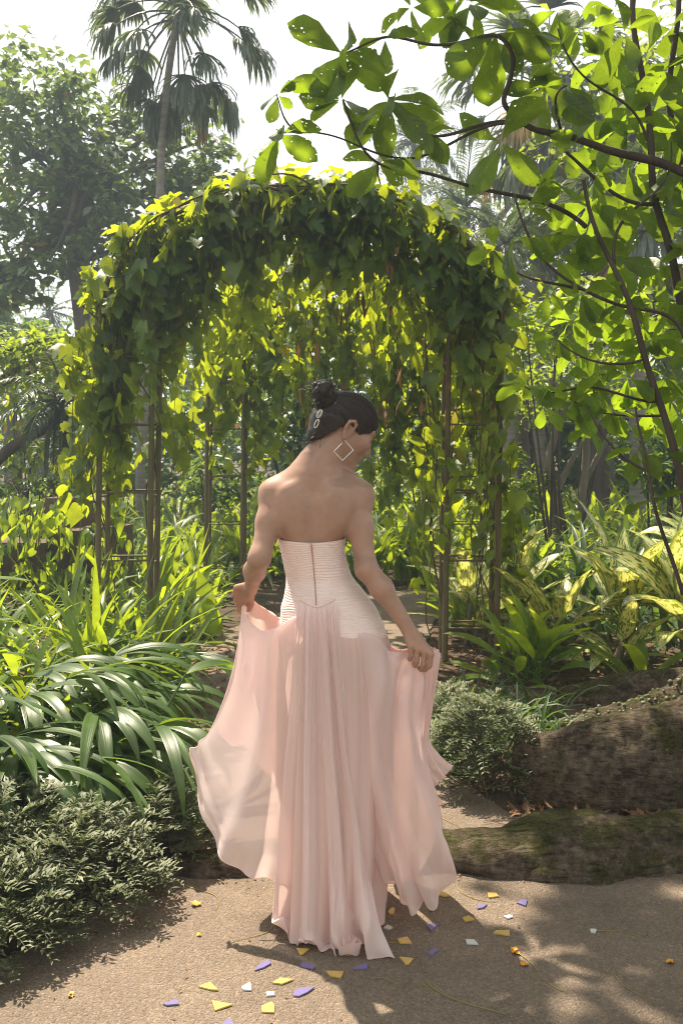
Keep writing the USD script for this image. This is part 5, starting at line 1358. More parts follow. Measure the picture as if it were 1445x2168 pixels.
fl.ell(Hd(-0.012, 0.012), (0.098, 0.090, 0.074), HM, 0.02)
fl.ell(Hd(0.028, -0.030), (0.060, 0.080, 0.060), HM, 0.03)
fl.cap(Hd(0.062, -0.102), Hd(0.076, -0.108), 0.022, 0.018, 0.03)
for s_ in (-1, 1):
    fl.cap(Hd(-0.005, -0.062, 0.050 * s_), Hd(0.062, -0.104, 0.012 * s_), 0.019, 0.016, 0.03)
    fl.ell(Hd(0.052, -0.030, 0.038 * s_), (0.026, 0.022, 0.022), HM, 0.025)
    fl.ell(Hd(0.086, 0.002, 0.031 * s_), (0.014, 0.013, 0.016), HM, 0.012, cut=True)
    fl.ell(Hd(0.071, 0.000, 0.031 * s_), (0.0125, 0.011, 0.014), HM, 0.004)
    fl.cap(Hd(0.079, 0.020, 0.014 * s_), Hd(0.070, 0.022, 0.046 * s_), 0.009, 0.006, 0.012)
fl.cap(Hd(0.080, 0.004), Hd(0.105, -0.040), 0.009, 0.0105, 0.012)
fl.ell(Hd(0.092, -0.045, 0.010), (0.011, 0.008, 0.008), HM, 0.006); fl.ell(Hd(0.092, -0.045, -0.010), (0.011, 0.008, 0.008), HM, 0.006)
fl.cap(Hd(0.084, -0.068, -0.018), Hd(0.084, -0.068, 0.018), 0.0095, 0.0095, 0.008); fl.cap(Hd(0.082, -0.079, -0.014), Hd(0.082, -0.079, 0.014), 0.009, 0.009, 0.008)
fl.cap(Hd(0.0, -0.05), HB, 0.055, 0.050, 0.03)
# ears
for s_ in (1, -1):
    fl.ell(Hd(-0.012, -0.022, 0.073 * s_), (0.016, 0.029, 0.007), HM, 0.008)
    fl.chain([Hd(0.000, -0.014, 0.076 * s_), Hd(-0.001, 0.003, 0.080 * s_), Hd(-0.013, 0.010, 0.083 * s_), Hd(-0.027, 0.001, 0.084 * s_), Hd(-0.029, -0.020, 0.083 * s_), Hd(-0.022, -0.040, 0.079 * s_), Hd(-0.012, -0.052, 0.076 * s_)], [0.004, 0.005, 0.0055, 0.0055, 0.005, 0.006, 0.0075], 0.004)
    fl.ell(Hd(-0.010, -0.022, 0.083 * s_), (0.008, 0.016, 0.006), HM, 0.004, cut=True)
bv, bf = fl.surface()
part(woman, 'body', (bv, bf), 'skin', label='bare shoulders, arms and lowered face')
print('body', len(bv))
# eyes, brows and lips that the turned face shows
for s_ in (1, -1):
    part(woman, 'eyebrow', tube([Hd(0.0845, 0.023, 0.016 * s_), Hd(0.0825, 0.030, 0.032 * s_), Hd(0.066, 0.026, 0.052 * s_)], 0.0022, 0.0012, n=10, sides=6), 'brow')
    part(woman, 'eyelashes', tube([Hd(0.082, -0.004, 0.020 * s_), Hd(0.0845, -0.006, 0.031 * s_), Hd(0.074, -0.003, 0.045 * s_)], 0.0014, 0.001, n=10, sides=5), 'brow')
part(woman, 'lips', join([tube([Hd(0.081, -0.069, -0.022), Hd(0.0915, -0.066, 0), Hd(0.081, -0.069, 0.022)], 0.0035, n=12, sides=7), tube([Hd(0.080, -0.074, -0.018), Hd(0.0905, -0.079, 0), Hd(0.080, -0.074, 0.018)], 0.004, n=12, sides=7)]), 'lip')

# hair: a close cap swept back, cut along the hairline
fh = Field(HC - 0.19, HC + 0.19, 0.0032)
fh.ell(Hd(-0.015, 0.014), (0.102, 0.095, 0.078), HM, 0.02)
fh.ell(Hd(-0.052, -0.008), (0.064, 0.075, 0.066), HM, 0.03)
fh.cap(Hd(-0.068, -0.03), Hd(-0.074, -0.112), 0.048, 0.028, 0.03)
sl, p = fh.block(HC - 0.3, HC + 0.3)
q = (p - HC) @ HM.T
lump = (meshkit.noise(np.stack([q[..., 0] * 12, q[..., 2] * 60, q[..., 1] * 60], -1), 3) - 0.5) * 0.006
A_ = (q[..., 0] - q[..., 1] - 0.008 - 0.45 * np.abs(q[..., 2])) * 0.7
B_ = np.minimum((q[..., 0] + 0.036) * 0.90 - (q[..., 1] + 0.023) * 0.42, -0.012 - q[..., 1])
cut = np.maximum(A_, B_)
fh.f = (np.maximum(fh.f, cut + 0.0) + lump).astype(np.float32)
hv, hf = fh.surface()
hq = (hv - HC) @ HM.T
hd = np.stack([np.linalg.norm(hq - [-0.09, 0.07, 0], axis=1), np.arctan2(hq[:, 2], hq[:, 1] - 0.07 + hq[:, 0] * 0.3), 0 * hq[:, 0]], -1)
hair = part(woman, 'hair', (hv, hf, hd), 'hair_dark', label='dark hair swept back into a small bun')
R = np.random.default_rng(610)
BUN = B(686, 832, -0.03)
bq = (BUN - HC) @ HM.T
sk = np.array([0.105, 0.098, 0.081]); sc = np.array([-0.016, 0.014, 0.0])


def swept(start, lift, r, ex=(0.010, 0, 0)):
    """One lock from the hairline over the skull to the bun."""
    a_ = (np.asarray(start) - sc) / sk; a_ = a_ / np.linalg.norm(a_); b_ = (bq - sc) / sk; b_ = b_ / np.linalg.norm(b_)
    t = np.linspace(0, 1, 12)[:, None]
    om = math.acos(np.clip(a_ @ b_, -1, 1))
    q = (np.sin((1 - t) * om) * a_ + np.sin(t * om) * b_) / math.sin(om)
    q = q * (sk + np.array(ex)) * (1 + lift * np.sin(np.pi * t) ** 0.7) + sc
    return tube(HC + q @ HM, r, r * 0.8, n=14, sides=5, caps=False)


lk = []
for k in range(900):
    c_ = R.choice(4, p=[0.32, 0.26, 0.16, 0.26])
    s_ = R.uniform(-0.3, 1.0)
    if c_ == 0:      # forehead to the temple
        q = R.uniform(0, 1); st_ = np.array([0.080 - 0.055 * q, 0.070 - 0.082 * q, 0.012 + 0.064 * q]) + R.normal(0, 0.004, 3)
    elif c_ == 1:    # behind the ear down to the nape
        q = R.uniform(0, 1); st_ = np.array([-0.040 - 0.045 * q, -0.020 - 0.082 * q, 0.076 - 0.030 * q]) + R.normal(0, 0.005, 3)
    elif c_ == 2:    # above the ear
        st_ = np.array([R.uniform(-0.045, 0.03), R.uniform(-0.005, 0.02), 0.080])
    else:            # nape and far side
        st_ = np.array([-0.112, -0.088 + R.uniform(-0.02, 0.03), R.uniform(-0.05, 0.06)])
    lk.append(swept(st_, R.uniform(0.0, 0.022), R.uniform(0.0006, 0.0012), (0.006, 0, 0.002) if c_ in (1, 3) else (0.004, 0, 0)))
part(hair, 'swept_locks', join(lk), 'hair_dark', kind='stuff')
fb = Field(BUN - 0.085, BUN + 0.085, 0.003)
for k in range(60):
    dq = unit(R.normal(size=3)); w_ = unit(np.cross(dq, R.normal(size=3)))
    a_ = BUN + dq * R.uniform(0.012, 0.036) * [1, 1, 1.15]
    fb.chain([a_ - w_ * 0.020, a_ + dq * 0.007, a_ + w_ * 0.020], [0.0045, 0.0075, 0.0045], 0.003)
fb.cap(BUN, B(700, 860, 0.0), 0.030, 0.038, 0.02)
v, f = fb.surface()
part(hair, 'bun', (v, f, np.stack([v[:, 2] * 3, np.arctan2(v[:, 0] - BUN[0], v[:, 2] - BUN[2]), 0 * v[:, 0]], -1)), 'hair_dark')
ws = []
for k in range(150):
    s0 = BUN + R.normal(0, 0.022, 3); dq = unit(R.normal(size=3) + [-0.5, -0.2, 0.35])
    ws.append(tube([s0, s0 + dq * 0.022 + R.normal(0, 0.005, 3), s0 + dq * 0.040 + R.normal(0, 0.012, 3)], 0.0009, 0.0005, n=7, sides=4, caps=False))
for k in range(40):
    s0 = Hd(R.uniform(-0.10, -0.055), R.uniform(-0.11, -0.08), R.uniform(-0.03, 0.045)); ws.append(tube([s0, s0 - UPV * 0.015 + R.normal(0, 0.004, 3), s0 - UPV * 0.03 + R.normal(0, 0.008, 3)], 0.0008, 0.0004, n=6, sides=4, caps=False))
for k in range(40):
    s0 = Hd(R.uniform(-0.05, 0.06), 0.10, R.uniform(-0.04, 0.05)) - UPV * 0.006; ws.append(tube([s0, s0 + R.normal(0, 0.006, 3) - FW * 0.012, s0 - FW * 0.03 + R.normal(0, 0.008, 3)], 0.0006, 0.0004, n=6, sides=4, caps=False))
part(hair, 'loose_strands', join(ws), 'hair_dark', kind='stuff')


def ringlet(c, u, w_, ru, rw, r):
    a = np.linspace(0, 2 * np.pi, 25)
    return tube(c + np.cos(a)[:, None] * u * ru + np.sin(a)[:, None] * w_ * rw, r, n=25, sides=6, caps=False)


HU, HW_ = unit([0.35, -0.25, 0.9]), unit([0.8, -0.6, 0.0])
part(hair, 'hair_clip', join([ringlet(B(676, 876, -0.075), HU, HW_, 0.013, 0.009, 0.0024), ringlet(B(676, 876, -0.077), HU, HW_, 0.007, 0.0045, 0.0016)]), 'silver')
part(hair, 'hair_clip', join([ringlet(B(670, 897, -0.072), HU, HW_, 0.014, 0.007, 0.0022)]), 'silver')
E0 = Hd(-0.008, -0.058, 0.080) + [0, -0.008, 0]
ec = [E0 + np.array([dx, -0.004, dz]) for dx, dz in ((0.003, -0.002), (0.022, -0.034), (-0.008, -0.066), (-0.040, -0.040), (-0.012, -0.010))]
ec = np.array([E0 + [0.0, -0.004, 0.0], E0 + [0.027, 0.004, -0.031], E0 + [-0.006, -0.004, -0.064], E0 + [-0.034, -0.016, -0.036]])
er = []
for i in range(4):
    a_, b_ = ec[i], ec[(i + 1) % 4]
    er.append(tube([a_, b_] if i < 3 else [a_, a_ + (b_ - a_) * 0.72], 0.0021, n=3, sides=6))
part(woman, 'earring', join(er), 'silver', label='open square silver earring')

# ------------------------------------------------------------------ the gown
def ringgrid(zs, nth, off, ripple):
    th = np.linspace(0, 2 * np.pi, nth, endpoint=False)
    zz, tt = np.meshgrid(zs, th, indexing='ij')
    cx, hw, bb, cy = torso_at(zz)
    o = off + ripple(zz, tt)
    v = np.stack([cx + (hw + o) * np.cos(tt), cy + (bb + o) * np.sin(tt), zz], -1)
    n, m = zz.shape
    i, j = np.meshgrid(np.arange(n - 1), np.arange(m), indexing='ij')
    f = np.stack([i * m + j, i * m + (j + 1) % m, (i + 1) * m + (j + 1) % m, (i + 1) * m + j], -1).reshape(-1, 4)
    return v, f, tt


def pleats(zz, tt):
    q = np.stack([np.cos(tt) * 1.4, np.sin(tt) * 1.4, zz * 9], -1)
    ph = zz * 820 +  5 * (meshkit.noise(q * 2.2, 5) - 0.5) * 2 + 3 * np.sin(tt * 2 + 0.6)
    return 0.0017 * np.abs(np.sin(ph / 2)) * (0.45 + 1.1 * meshkit.noise(np.stack([np.cos(tt) * 5, np.sin(tt) * 5, zz * 60], -1), 8)) + 0.0012 * meshkit.noise(np.stack([np.cos(tt) * 3, np.sin(tt) * 3, zz * 25], -1), 2)


zt = CAMZ - (1142 - HOR) / SW; zb = CAMZ - (1362 - HOR) / SW
v, f, tt = ringgrid(np.linspace(zb, zt, 300), 240, 0.0055, pleats)
front_ = np.clip(np.sin(tt), 0, 1)
k = np.linspace(0, 1, 300)[:, None]
v[..., 2] += (0.06 * front_ + 0.006 * np.cos(tt) ** 2) * k ** 6
vv = v.reshape(-1, 3)
lip_in = v[-1] + np.stack([-0.006 * np.cos(tt[0]), -0.006 * np.sin(tt[0]), 0 * tt[0] - 0.001], -1)
vv = np.vstack([vv, lip_in]); m_ = 240; j = np.arange(m_)
f = np.vstack([f, np.stack([299 * m_ + j, 299 * m_ + (j + 1) % m_, 300 * m_ + (j + 1) % m_, 300 * m_ + j], 1)])
bod = part(woman, 'bodice', (vv, f), 'bodice_silk', label='strapless bodice of fine crosswise pleats')
zp = []
for k in np.linspace(0, 1, 30):
    py = 1144 + k * 140; px = 660 + 12 * k ** 0.8
    z = CAMZ - (py - HOR) / SW
    cx, hw, bb, cy = torso_at(np.array(z)); x = (px - CX) / SW
    zp.append([x, float(cy - (bb + 0.0085) * np.sqrt(max(0, 1 - ((x - cx) / hw) ** 2))), z])
part(bod, 'zip', tube(zp, 0.0016, n=60, sides=6), 'zip_tape')
part(bod, 'zip_pull', tube([np.array(zp[0]) + [0.001, -0.003, -0.004], np.array(zp[0]) + [0.003, -0.004, -0.014]], 0.0018, 0.0024, n=4, sides=6), 'zip_tape')


def cloth(grid, nu, nv, fold=None, seed=0):
    """A hanging sheet through control points (rows from its top to its hem); fold(u, v) is its swelling along the local normal."""
    g = np.array([[B(*c) for c in row] for row in grid])
    r, c = g.shape[:2]
    s = CubicSpline(np.linspace(0, 1, c), g, axis=1)(np.linspace(0, 1, nu))
    s = PchipInterpolator(np.linspace(0, 1, r), s, axis=0)(np.linspace(0, 1, nv))
    du, dv = np.gradient(s, axis=1), np.gradient(s, axis=0)
    n = unit(np.cross(du, dv))
    n *= np.sign(-n[..., 1:2] + 1e-9) * 0 + 1
    if n[..., 1].mean() > 0:
        n = -n
    if fold is not None:
        vv, uu = np.meshgrid(np.linspace(0, 1, nv), np.linspace(0, 1, nu), indexing='ij')
        s = s + n * fold(uu, vv)[..., None]
    s[..., 2] = np.maximum(s[..., 2], 0.004)
    i, j = np.meshgrid(np.arange(nv - 1), np.arange(nu - 1), indexing='ij')
    f = np.stack([i * nu + j, (i + 1) * nu + j, (i + 1) * nu + j + 1, i * nu + j + 1], -1).reshape(-1, 4)
    return s, f


def panel(name, grid, nu, nv, fold, m_='chiffon', label=None, hem=True, edge=None):
    s, f = cloth(grid, nu, nv, fold)
    p_ = part(woman, name, (s.reshape(-1, 3), f), m_, label=label)
    if hem:
        part(p_, 'hem', tube(s[-1], 0.0016, n=nu, sides=5), 'chiffon')
    if edge is not None:
        part(p_, 'hem', tube(s[:, edge], 0.0016, n=nv, sides=5), 'chiffon')
    return s


def nz(u, v, su, sv, seed):
    return meshkit.noise(np.stack([u * su, v * sv, 0 * u + seed * 3.7], -1), seed) - 0.5


# the skirt around the legs
zs = np.concatenate([np.linspace(0.004, 0.10, 10), np.linspace(0.12, CAMZ - (1330 - HOR) / SW, 74)])
th = np.linspace(0, 2 * np.pi, 300, endpoint=False)
zz, tt = np.meshgrid(zs, th, indexing='ij')
ky = [1915, 1850, 1700, 1550, 1440, 1380, 1345, 1306]
kz = [CAMZ - (y - HOR) / SW for y in ky]
fcx = PchipInterpolator(kz, [(x - CX) / SW for x in (702, 704, 708, 709, 708, 708, 706, 699)]); fhw = PchipInterpolator(kz, [x / SW for x in (104, 106, 112, 114, 112, 110, 108, 98)]); fb_ = PchipInterpolator(kz, [0.24, 0.225, 0.19, 0.155, 0.135, 0.128, 0.122, 0.108])
dn = np.clip((zs.max() - zz) / zs.max(), 0, 1)
amp = 0.004 + 0.028 * dn ** 1.1
fo = np.clip(dn * 6, 0.02, 1) * amp * (np.sin(tt * 9 + 2.0 * np.sin(tt * 2)) + 0.5 * np.sin(tt * 15 + 1.3 + 2 * dn)) * (0.6 + 0.8 * nz(np.cos(tt), np.sin(tt), 3, 3, 4)) + 0.0016 * np.sin(tt * 60 + 3 * np.sin(tt * 7)) * (1 - dn) ** 2
zc = np.clip(zz, kz[0], kz[-1])
off_ = 0.0125
v = np.stack([fcx(zc) + (fhw(zc) + off_ + fo) * np.cos(tt), YW - 0.02 + (fb_(zc) + off_ + fo) * np.sin(tt), zz - 0.022 * np.cos(tt) * np.clip(1 - dn * 5, 0, 1) + 0.004], -1)
n, m_ = zz.shape
i, j = np.meshgrid(np.arange(n - 1), np.arange(m_), indexing='ij')
part(woman, 'underskirt', (v.reshape(-1, 3), np.stack([i * m_ + j, i * m_ + (j + 1) % m_, (i + 1) * m_ + (j + 1) % m_, (i + 1) * m_ + j], -1).reshape(-1, 4)), 'chiffon_lining', label='peach inner skirt around the legs')

# the gathered panel down the back that trails on the ground
gy = YW
def dyg(py, lift=0.0): return (CAMZ - lift) * F / (py - HOR) - YW
train = [
    [(632, 1268, -.105), (650, 1277, -.124), (671, 1284, -.128), (690, 1278, -.126), (709, 1268, -.118)],
    [(627, 1345, -.140), (648, 1345, -.158), (672, 1345, -.162), (696, 1345, -.160), (719, 1345, -.145)],
    [(622, 1450, -.145), (648, 1450, -.170), (675, 1450, -.176), (704, 1450, -.172), (731, 1450, -.150)],
    [(612, 1600, -.150), (645, 1600, -.185), (679, 1600, -.195), (714, 1600, -.190), (748, 1600, -.160)],
    [(604, 1740, -.160), (643, 1740, -.205), (684, 1740, -.220), (726, 1740, -.215), (771, 1740, -.185)],
    [(602, 1860, -.165), (640, 1872, -.230), (686, 1880, -.250), (735, 1880, -.248), (790, 1885, -.235)],
    [(600, 1935, -.150), (636, 1962, -.235), (684, 1972, -.270), (740, 1962, -.285), (812, 1975, -.300)],
    [(597, 1974, dyg(1974, .01)), (640, 2003, dyg(2003, .01)), (690, 2011, dyg(2011, .01)), (752, 2004, dyg(2004, .012)), (832, 2030, dyg(2030, .008))]]


def f_train(u, v):
    a = 0.002 + 0.030 * v ** 1.1
    w = u + 0.035 * np.sin(v * 3.1 + 1) + 0.03 * np.sin(u * 9)
    top = np.clip(v * 14, 0.0, 1)
    return top * (a * np.sin(2 * np.pi * (w * 3.3 + 0.25 * v)) + 0.55 * a * np.sin(2 * np.pi * (w * 5.7 - 0.2 * v + 0.3)) * (0.4 + 0.9 * meshkit.noise(np.stack([u * 3, v * 2, 0 * u], -1), 5)) + 0.0022 * (1 - v) ** 2.2 * np.sin(2 * np.pi * u * 13 + np.sin(v * 5) + 4 * nz(u, v, 4, 2, 4))
            + 0.0012 * np.sin(2 * np.pi * u * 19 + v * 4 + 9 * nz(u, v, 3, 2, 3)) + 0.007 * v ** 12 * np.sin(2 * np.pi * u * 6 + 4 * nz(u, v, 4, 1, 8)))


seam = np.array([B(*q) for q in train[0]])
part(bod, 'seam', tube(seam + [0, -0.004, 0], 0.0022, n=40, sides=6), 'bodice_silk')
panel('train', train, 200, 110, f_train, 'chiffon_train', label='gathered back panel that trails on the path', edge=0)
# rosette where the hem curls on the ground
rc = G(736, 1990, 0.03) + [0, -0.02, 0]
rs = []
a = np.linspace(0, 5.2 * np.pi, 150); rr = 0.006 + 0.036 * a / a.max()
for k in range(150):
    rs.append([rc + [rr[k] * math.cos(a[k]), rr[k] * 0.8 * math.sin(a[k]) - 0.006, -0.022 + 0.006 * math.sin(a[k] * 3)], rc + [rr[k] * 1.18 * math.cos(a[k]), rr[k] * math.sin(a[k]) - 0.012, 0.022 - 0.012 * a[k] / a.max() + 0.005 * math.sin(a[k] * 2.3)]])
rs = np.array(rs); rs[..., 2] = np.maximum(rs[..., 2], 0.004)
i = np.arange(149)
part(woman, 'rosette', (rs.reshape(-1, 3), np.stack([2 * i, 2 * i + 2, 2 * i + 3, 2 * i + 1], 1)), 'chiffon', label='small coiled rosette of fabric at the hem')

# left side: the skirt drawn out by the left hand, an outer sheet and the one behind it
left = [
    [(520, 1288, .062), (534, 1328, .03), (560, 1350, -.02), (584, 1346, -.07), (612, 1322, -.095), (646, 1318, -.105)],
    [(513, 1283, .050), (528, 1316, .00), (556, 1336, -.06), (580, 1332, -.10), (610, 1312, -.112), (646, 1310, -.122)],
    [(503, 1350, .040), (523, 1390, -.02), (553, 1410, -.08), (583, 1420, -.12), (616, 1410, -.135), (648, 1400, -.140)],
    [(488, 1425, .030), (513, 1470, -.03), (547, 1500, -.10), (582, 1520, -.13), (616, 1520, -.142), (650, 1510, -.145)],
    [(466, 1495, .020), (495, 1552, -.05), (533, 1600, -.12), (575, 1630, -.15), (614, 1640, -.152), (648, 1630, -.150)],
    [(437, 1556, .010), (462, 1632, -.07), (508, 1705, -.14), (560, 1750, -.17), (610, 1760, -.165), (640, 1750, -.150)],
    [(418, 1580, .005), (440, 1675, -.08), (485, 1765, -.15), (545, 1815, -.19), (606, 1825, -.175), (636, 1820, -.150)],
    [(402, 1596, .000), (424, 1700, -.08), (470, 1806, -.15), (534, 1858, -.19), (602, 1868, -.175), (634, 1862, -.150)]]


def f_left(u, v):
    return (0.010 * np.sin(2 * np.pi * (u * 2.3 + 0.25 * v)) * v + 0.018 * nz(u, v, 3.2, 2.2, 6) * np.minimum(1, v * 2.5) + 0.007 * nz(u, v, 7, 4, 7) + 0.014 * v ** 7 * np.sin(2 * np.pi * u * 5.5 + 6 * nz(u, v, 3, 1, 16))
            + 0.013 * np.clip((v - 0.55) / 0.45, 0, 1) ** 1.2 * np.clip(1 - 2.4 * u, 0, 1) * np.sin(v * 46 + 9 * nz(u, v, 2, 7, 17)))


panel('skirt_side', left, 120, 120, f_left, label='sheer left side of the skirt spread out by the hand', edge=0)
left2 = [
    [(528, 1284, .10), (554, 1300, .11), (580, 1316, .09), (601, 1326, .05), (622, 1330, .0)],
    [(525, 1268, .085), (552, 1283, .08), (578, 1300, .06), (600, 1314, .02), (622, 1318, -.02)],
    [(522, 1305, .095), (548, 1325, .10), (575, 1340, .09), (603, 1350, .06), (630, 1360, .04)],
    [(512, 1390, .10), (540, 1410, .13), (572, 1420, .14), (605, 1430, .13), (635, 1430, .11)],
    [(490, 1480, .10), (522, 1512, .16), (558, 1545, .18), (605, 1590, .18), (640, 1610, .16)],
    [(468, 1540, .09), (494, 1578, .17), (532, 1590, .20), (580, 1665, .21), (645, 1740, .19)]]
panel('skirt_side', left2, 70, 60, lambda u, v: (0.013 * np.sin(2 * np.pi * (u * 2.7 - 0.3 * v)) + 0.02 * nz(u, v, 5, 3, 9)) * np.clip(v * 2.5 - 0.3, 0, 1), m_='chiffon_lining', label='layer of the skirt hanging behind the left hand')
# right side
right = [
    [(700, 1332, -.105), (752, 1348, -.105), (800, 1366, -.09), (824, 1392, -.07), (856, 1396, -.06), (884, 1408, -.050), (898, 1412, -.050)],
    [(700, 1322, -.128), (752, 1338, -.124), (802, 1352, -.108), (822, 1378, -.10), (855, 1384, -.09), (884, 1402, -.072), (898, 1406, -.068)],
    [(708, 1400, -.145), (750, 1408, -.146), (784, 1425, -.150), (815, 1442, -.145), (848, 1446, -.125), (880, 1450, -.098), (897, 1452, -.090)],
    [(714, 1490, -.150), (748, 1505, -.158), (775, 1530, -.165), (803, 1545, -.165), (840, 1545, -.145), (873, 1540, -.12), (890, 1535, -.10)],
    [(722, 1590, -.150), (752, 1608, -.165), (778, 1630, -.175), (808, 1640, -.18), (845, 1640, -.165), (880, 1630, -.14), (902, 1612, -.12)],
    [(744, 1695, -.155), (772, 1715, -.172), (802, 1735, -.18), (832, 1745, -.19), (868, 1742, -.185), (904, 1728, -.165), (928, 1700, -.15)],
    [(786, 1790, -.150), (808, 1815, -.17), (832, 1838, -.18), (858, 1852, -.195), (893, 1848, -.195), (924, 1815, -.175), (936, 1765, -.16)],
    [(820, 1855, -.140), (836, 1882, -.16), (855, 1908, -.17), (880, 1928, -.18), (912, 1924, -.185), (930, 1880, -.17), (937, 1822, -.16)]]


def f_right(u, v):
    w = u + 0.05 * np.sin(v * 4) + 0.04 * np.sin(u * 8 + v * 3)
    fall = np.clip((u - 0.25) * 2, 0, 1)
    swoop = np.sin(2 * np.pi * (2.1 * v - 1.5 * u ** 1.3 + 0.15)) * np.clip(1 - v * 1.5, 0, 1) * np.clip(1.25 - u, 0.2, 1)
    return np.clip(v * 4 - 0.4, 0, 1) * (0.034 * np.sin(2 * np.pi * (w * 2.3 + 0.4 * v)) * (0.35 + 0.65 * v) * (0.35 + 0.65 * fall) + 0.010 * np.sin(2 * np.pi * (w * 5.3 - 0.3 * v)) * fall + 0.036 * swoop + 0.018 * nz(u, v, 3, 2.4, 12) * np.minimum(1, v * 2) + 0.003 * nz(u, v, 6, 4, 13)
            + 0.016 * v ** 6 * np.sin(2 * np.pi * u * 4.5 + 5 * nz(u, v, 3, 1, 19)))


panel('skirt_side', right, 140, 120, f_right, label='right side of the skirt lifted by the hand, falling in soft folds', edge=-1)
right2 = [
    [(890, 1400, -.066), (902, 1388, -.055), (915, 1378, -.045), (932, 1384, -.03)],
    [(889, 1440, -.09), (900, 1440, -.07), (912, 1440, -.05), (924, 1438, -.03)],
    [(886, 1500, -.10), (895, 1503, -.075), (904, 1503, -.05), (913, 1500, -.02)],
    [(882, 1560, -.11), (890, 1566, -.08), (898, 1566, -.05), (904, 1560, -.01)],
    [(888, 1620, -.12), (900, 1618, -.09), (914, 1606, -.06), (925, 1600, -.02)],
    [(905, 1668, -.12), (922, 1662, -.10), (940, 1644, -.07), (958, 1622, -.03)]]
panel('skirt_side', right2, 90, 80, lambda u, v: 0.013 * np.sin(2 * np.pi * (u * 3.5 + 0.2 * v)) * (0.5 + 0.5 * v) + 0.01 * nz(u, v, 4, 3, 15) + 0.006 * v ** 8 * np.sin(2 * np.pi * u * 7), label='narrow outer fold of the skirt below the right hand, kicking out at its hem', edge=-1)
right3 = [
    [(800, 1345, .03), (824, 1384, .06), (852, 1392, .06), (884, 1384, .03), (925, 1392, .02)],
    [(800, 1325, .0), (824, 1366, .03), (852, 1376, .03), (884, 1368, .0), (928, 1378, .0)],
    [(800, 1390, .05), (826, 1410, .08), (856, 1420, .08), (888, 1420, .06), (922, 1440, .03)],
    [(802, 1500, .10), (830, 1510, .14), (858, 1515, .14), (884, 1515, .11), (906, 1510, .06)],
    [(804, 1620, .14), (832, 1630, .18), (862, 1640, .18), (890, 1640, .15), (912, 1620, .09)],
    [(806, 1800, .15), (834, 1846, .18), (866, 1872, .18), (902, 1820, .15), (934, 1690, .09)]]
panel('skirt_side', right3, 70, 70, lambda u, v: (0.012 * np.sin(2 * np.pi * (u * 3.1 + 0.2 * v)) + 0.012 * nz(u, v, 4, 3, 18)) * np.clip(v * 3 - 0.3, 0, 1), m_='chiffon_lining', label='layer of the skirt hanging behind the right hand')

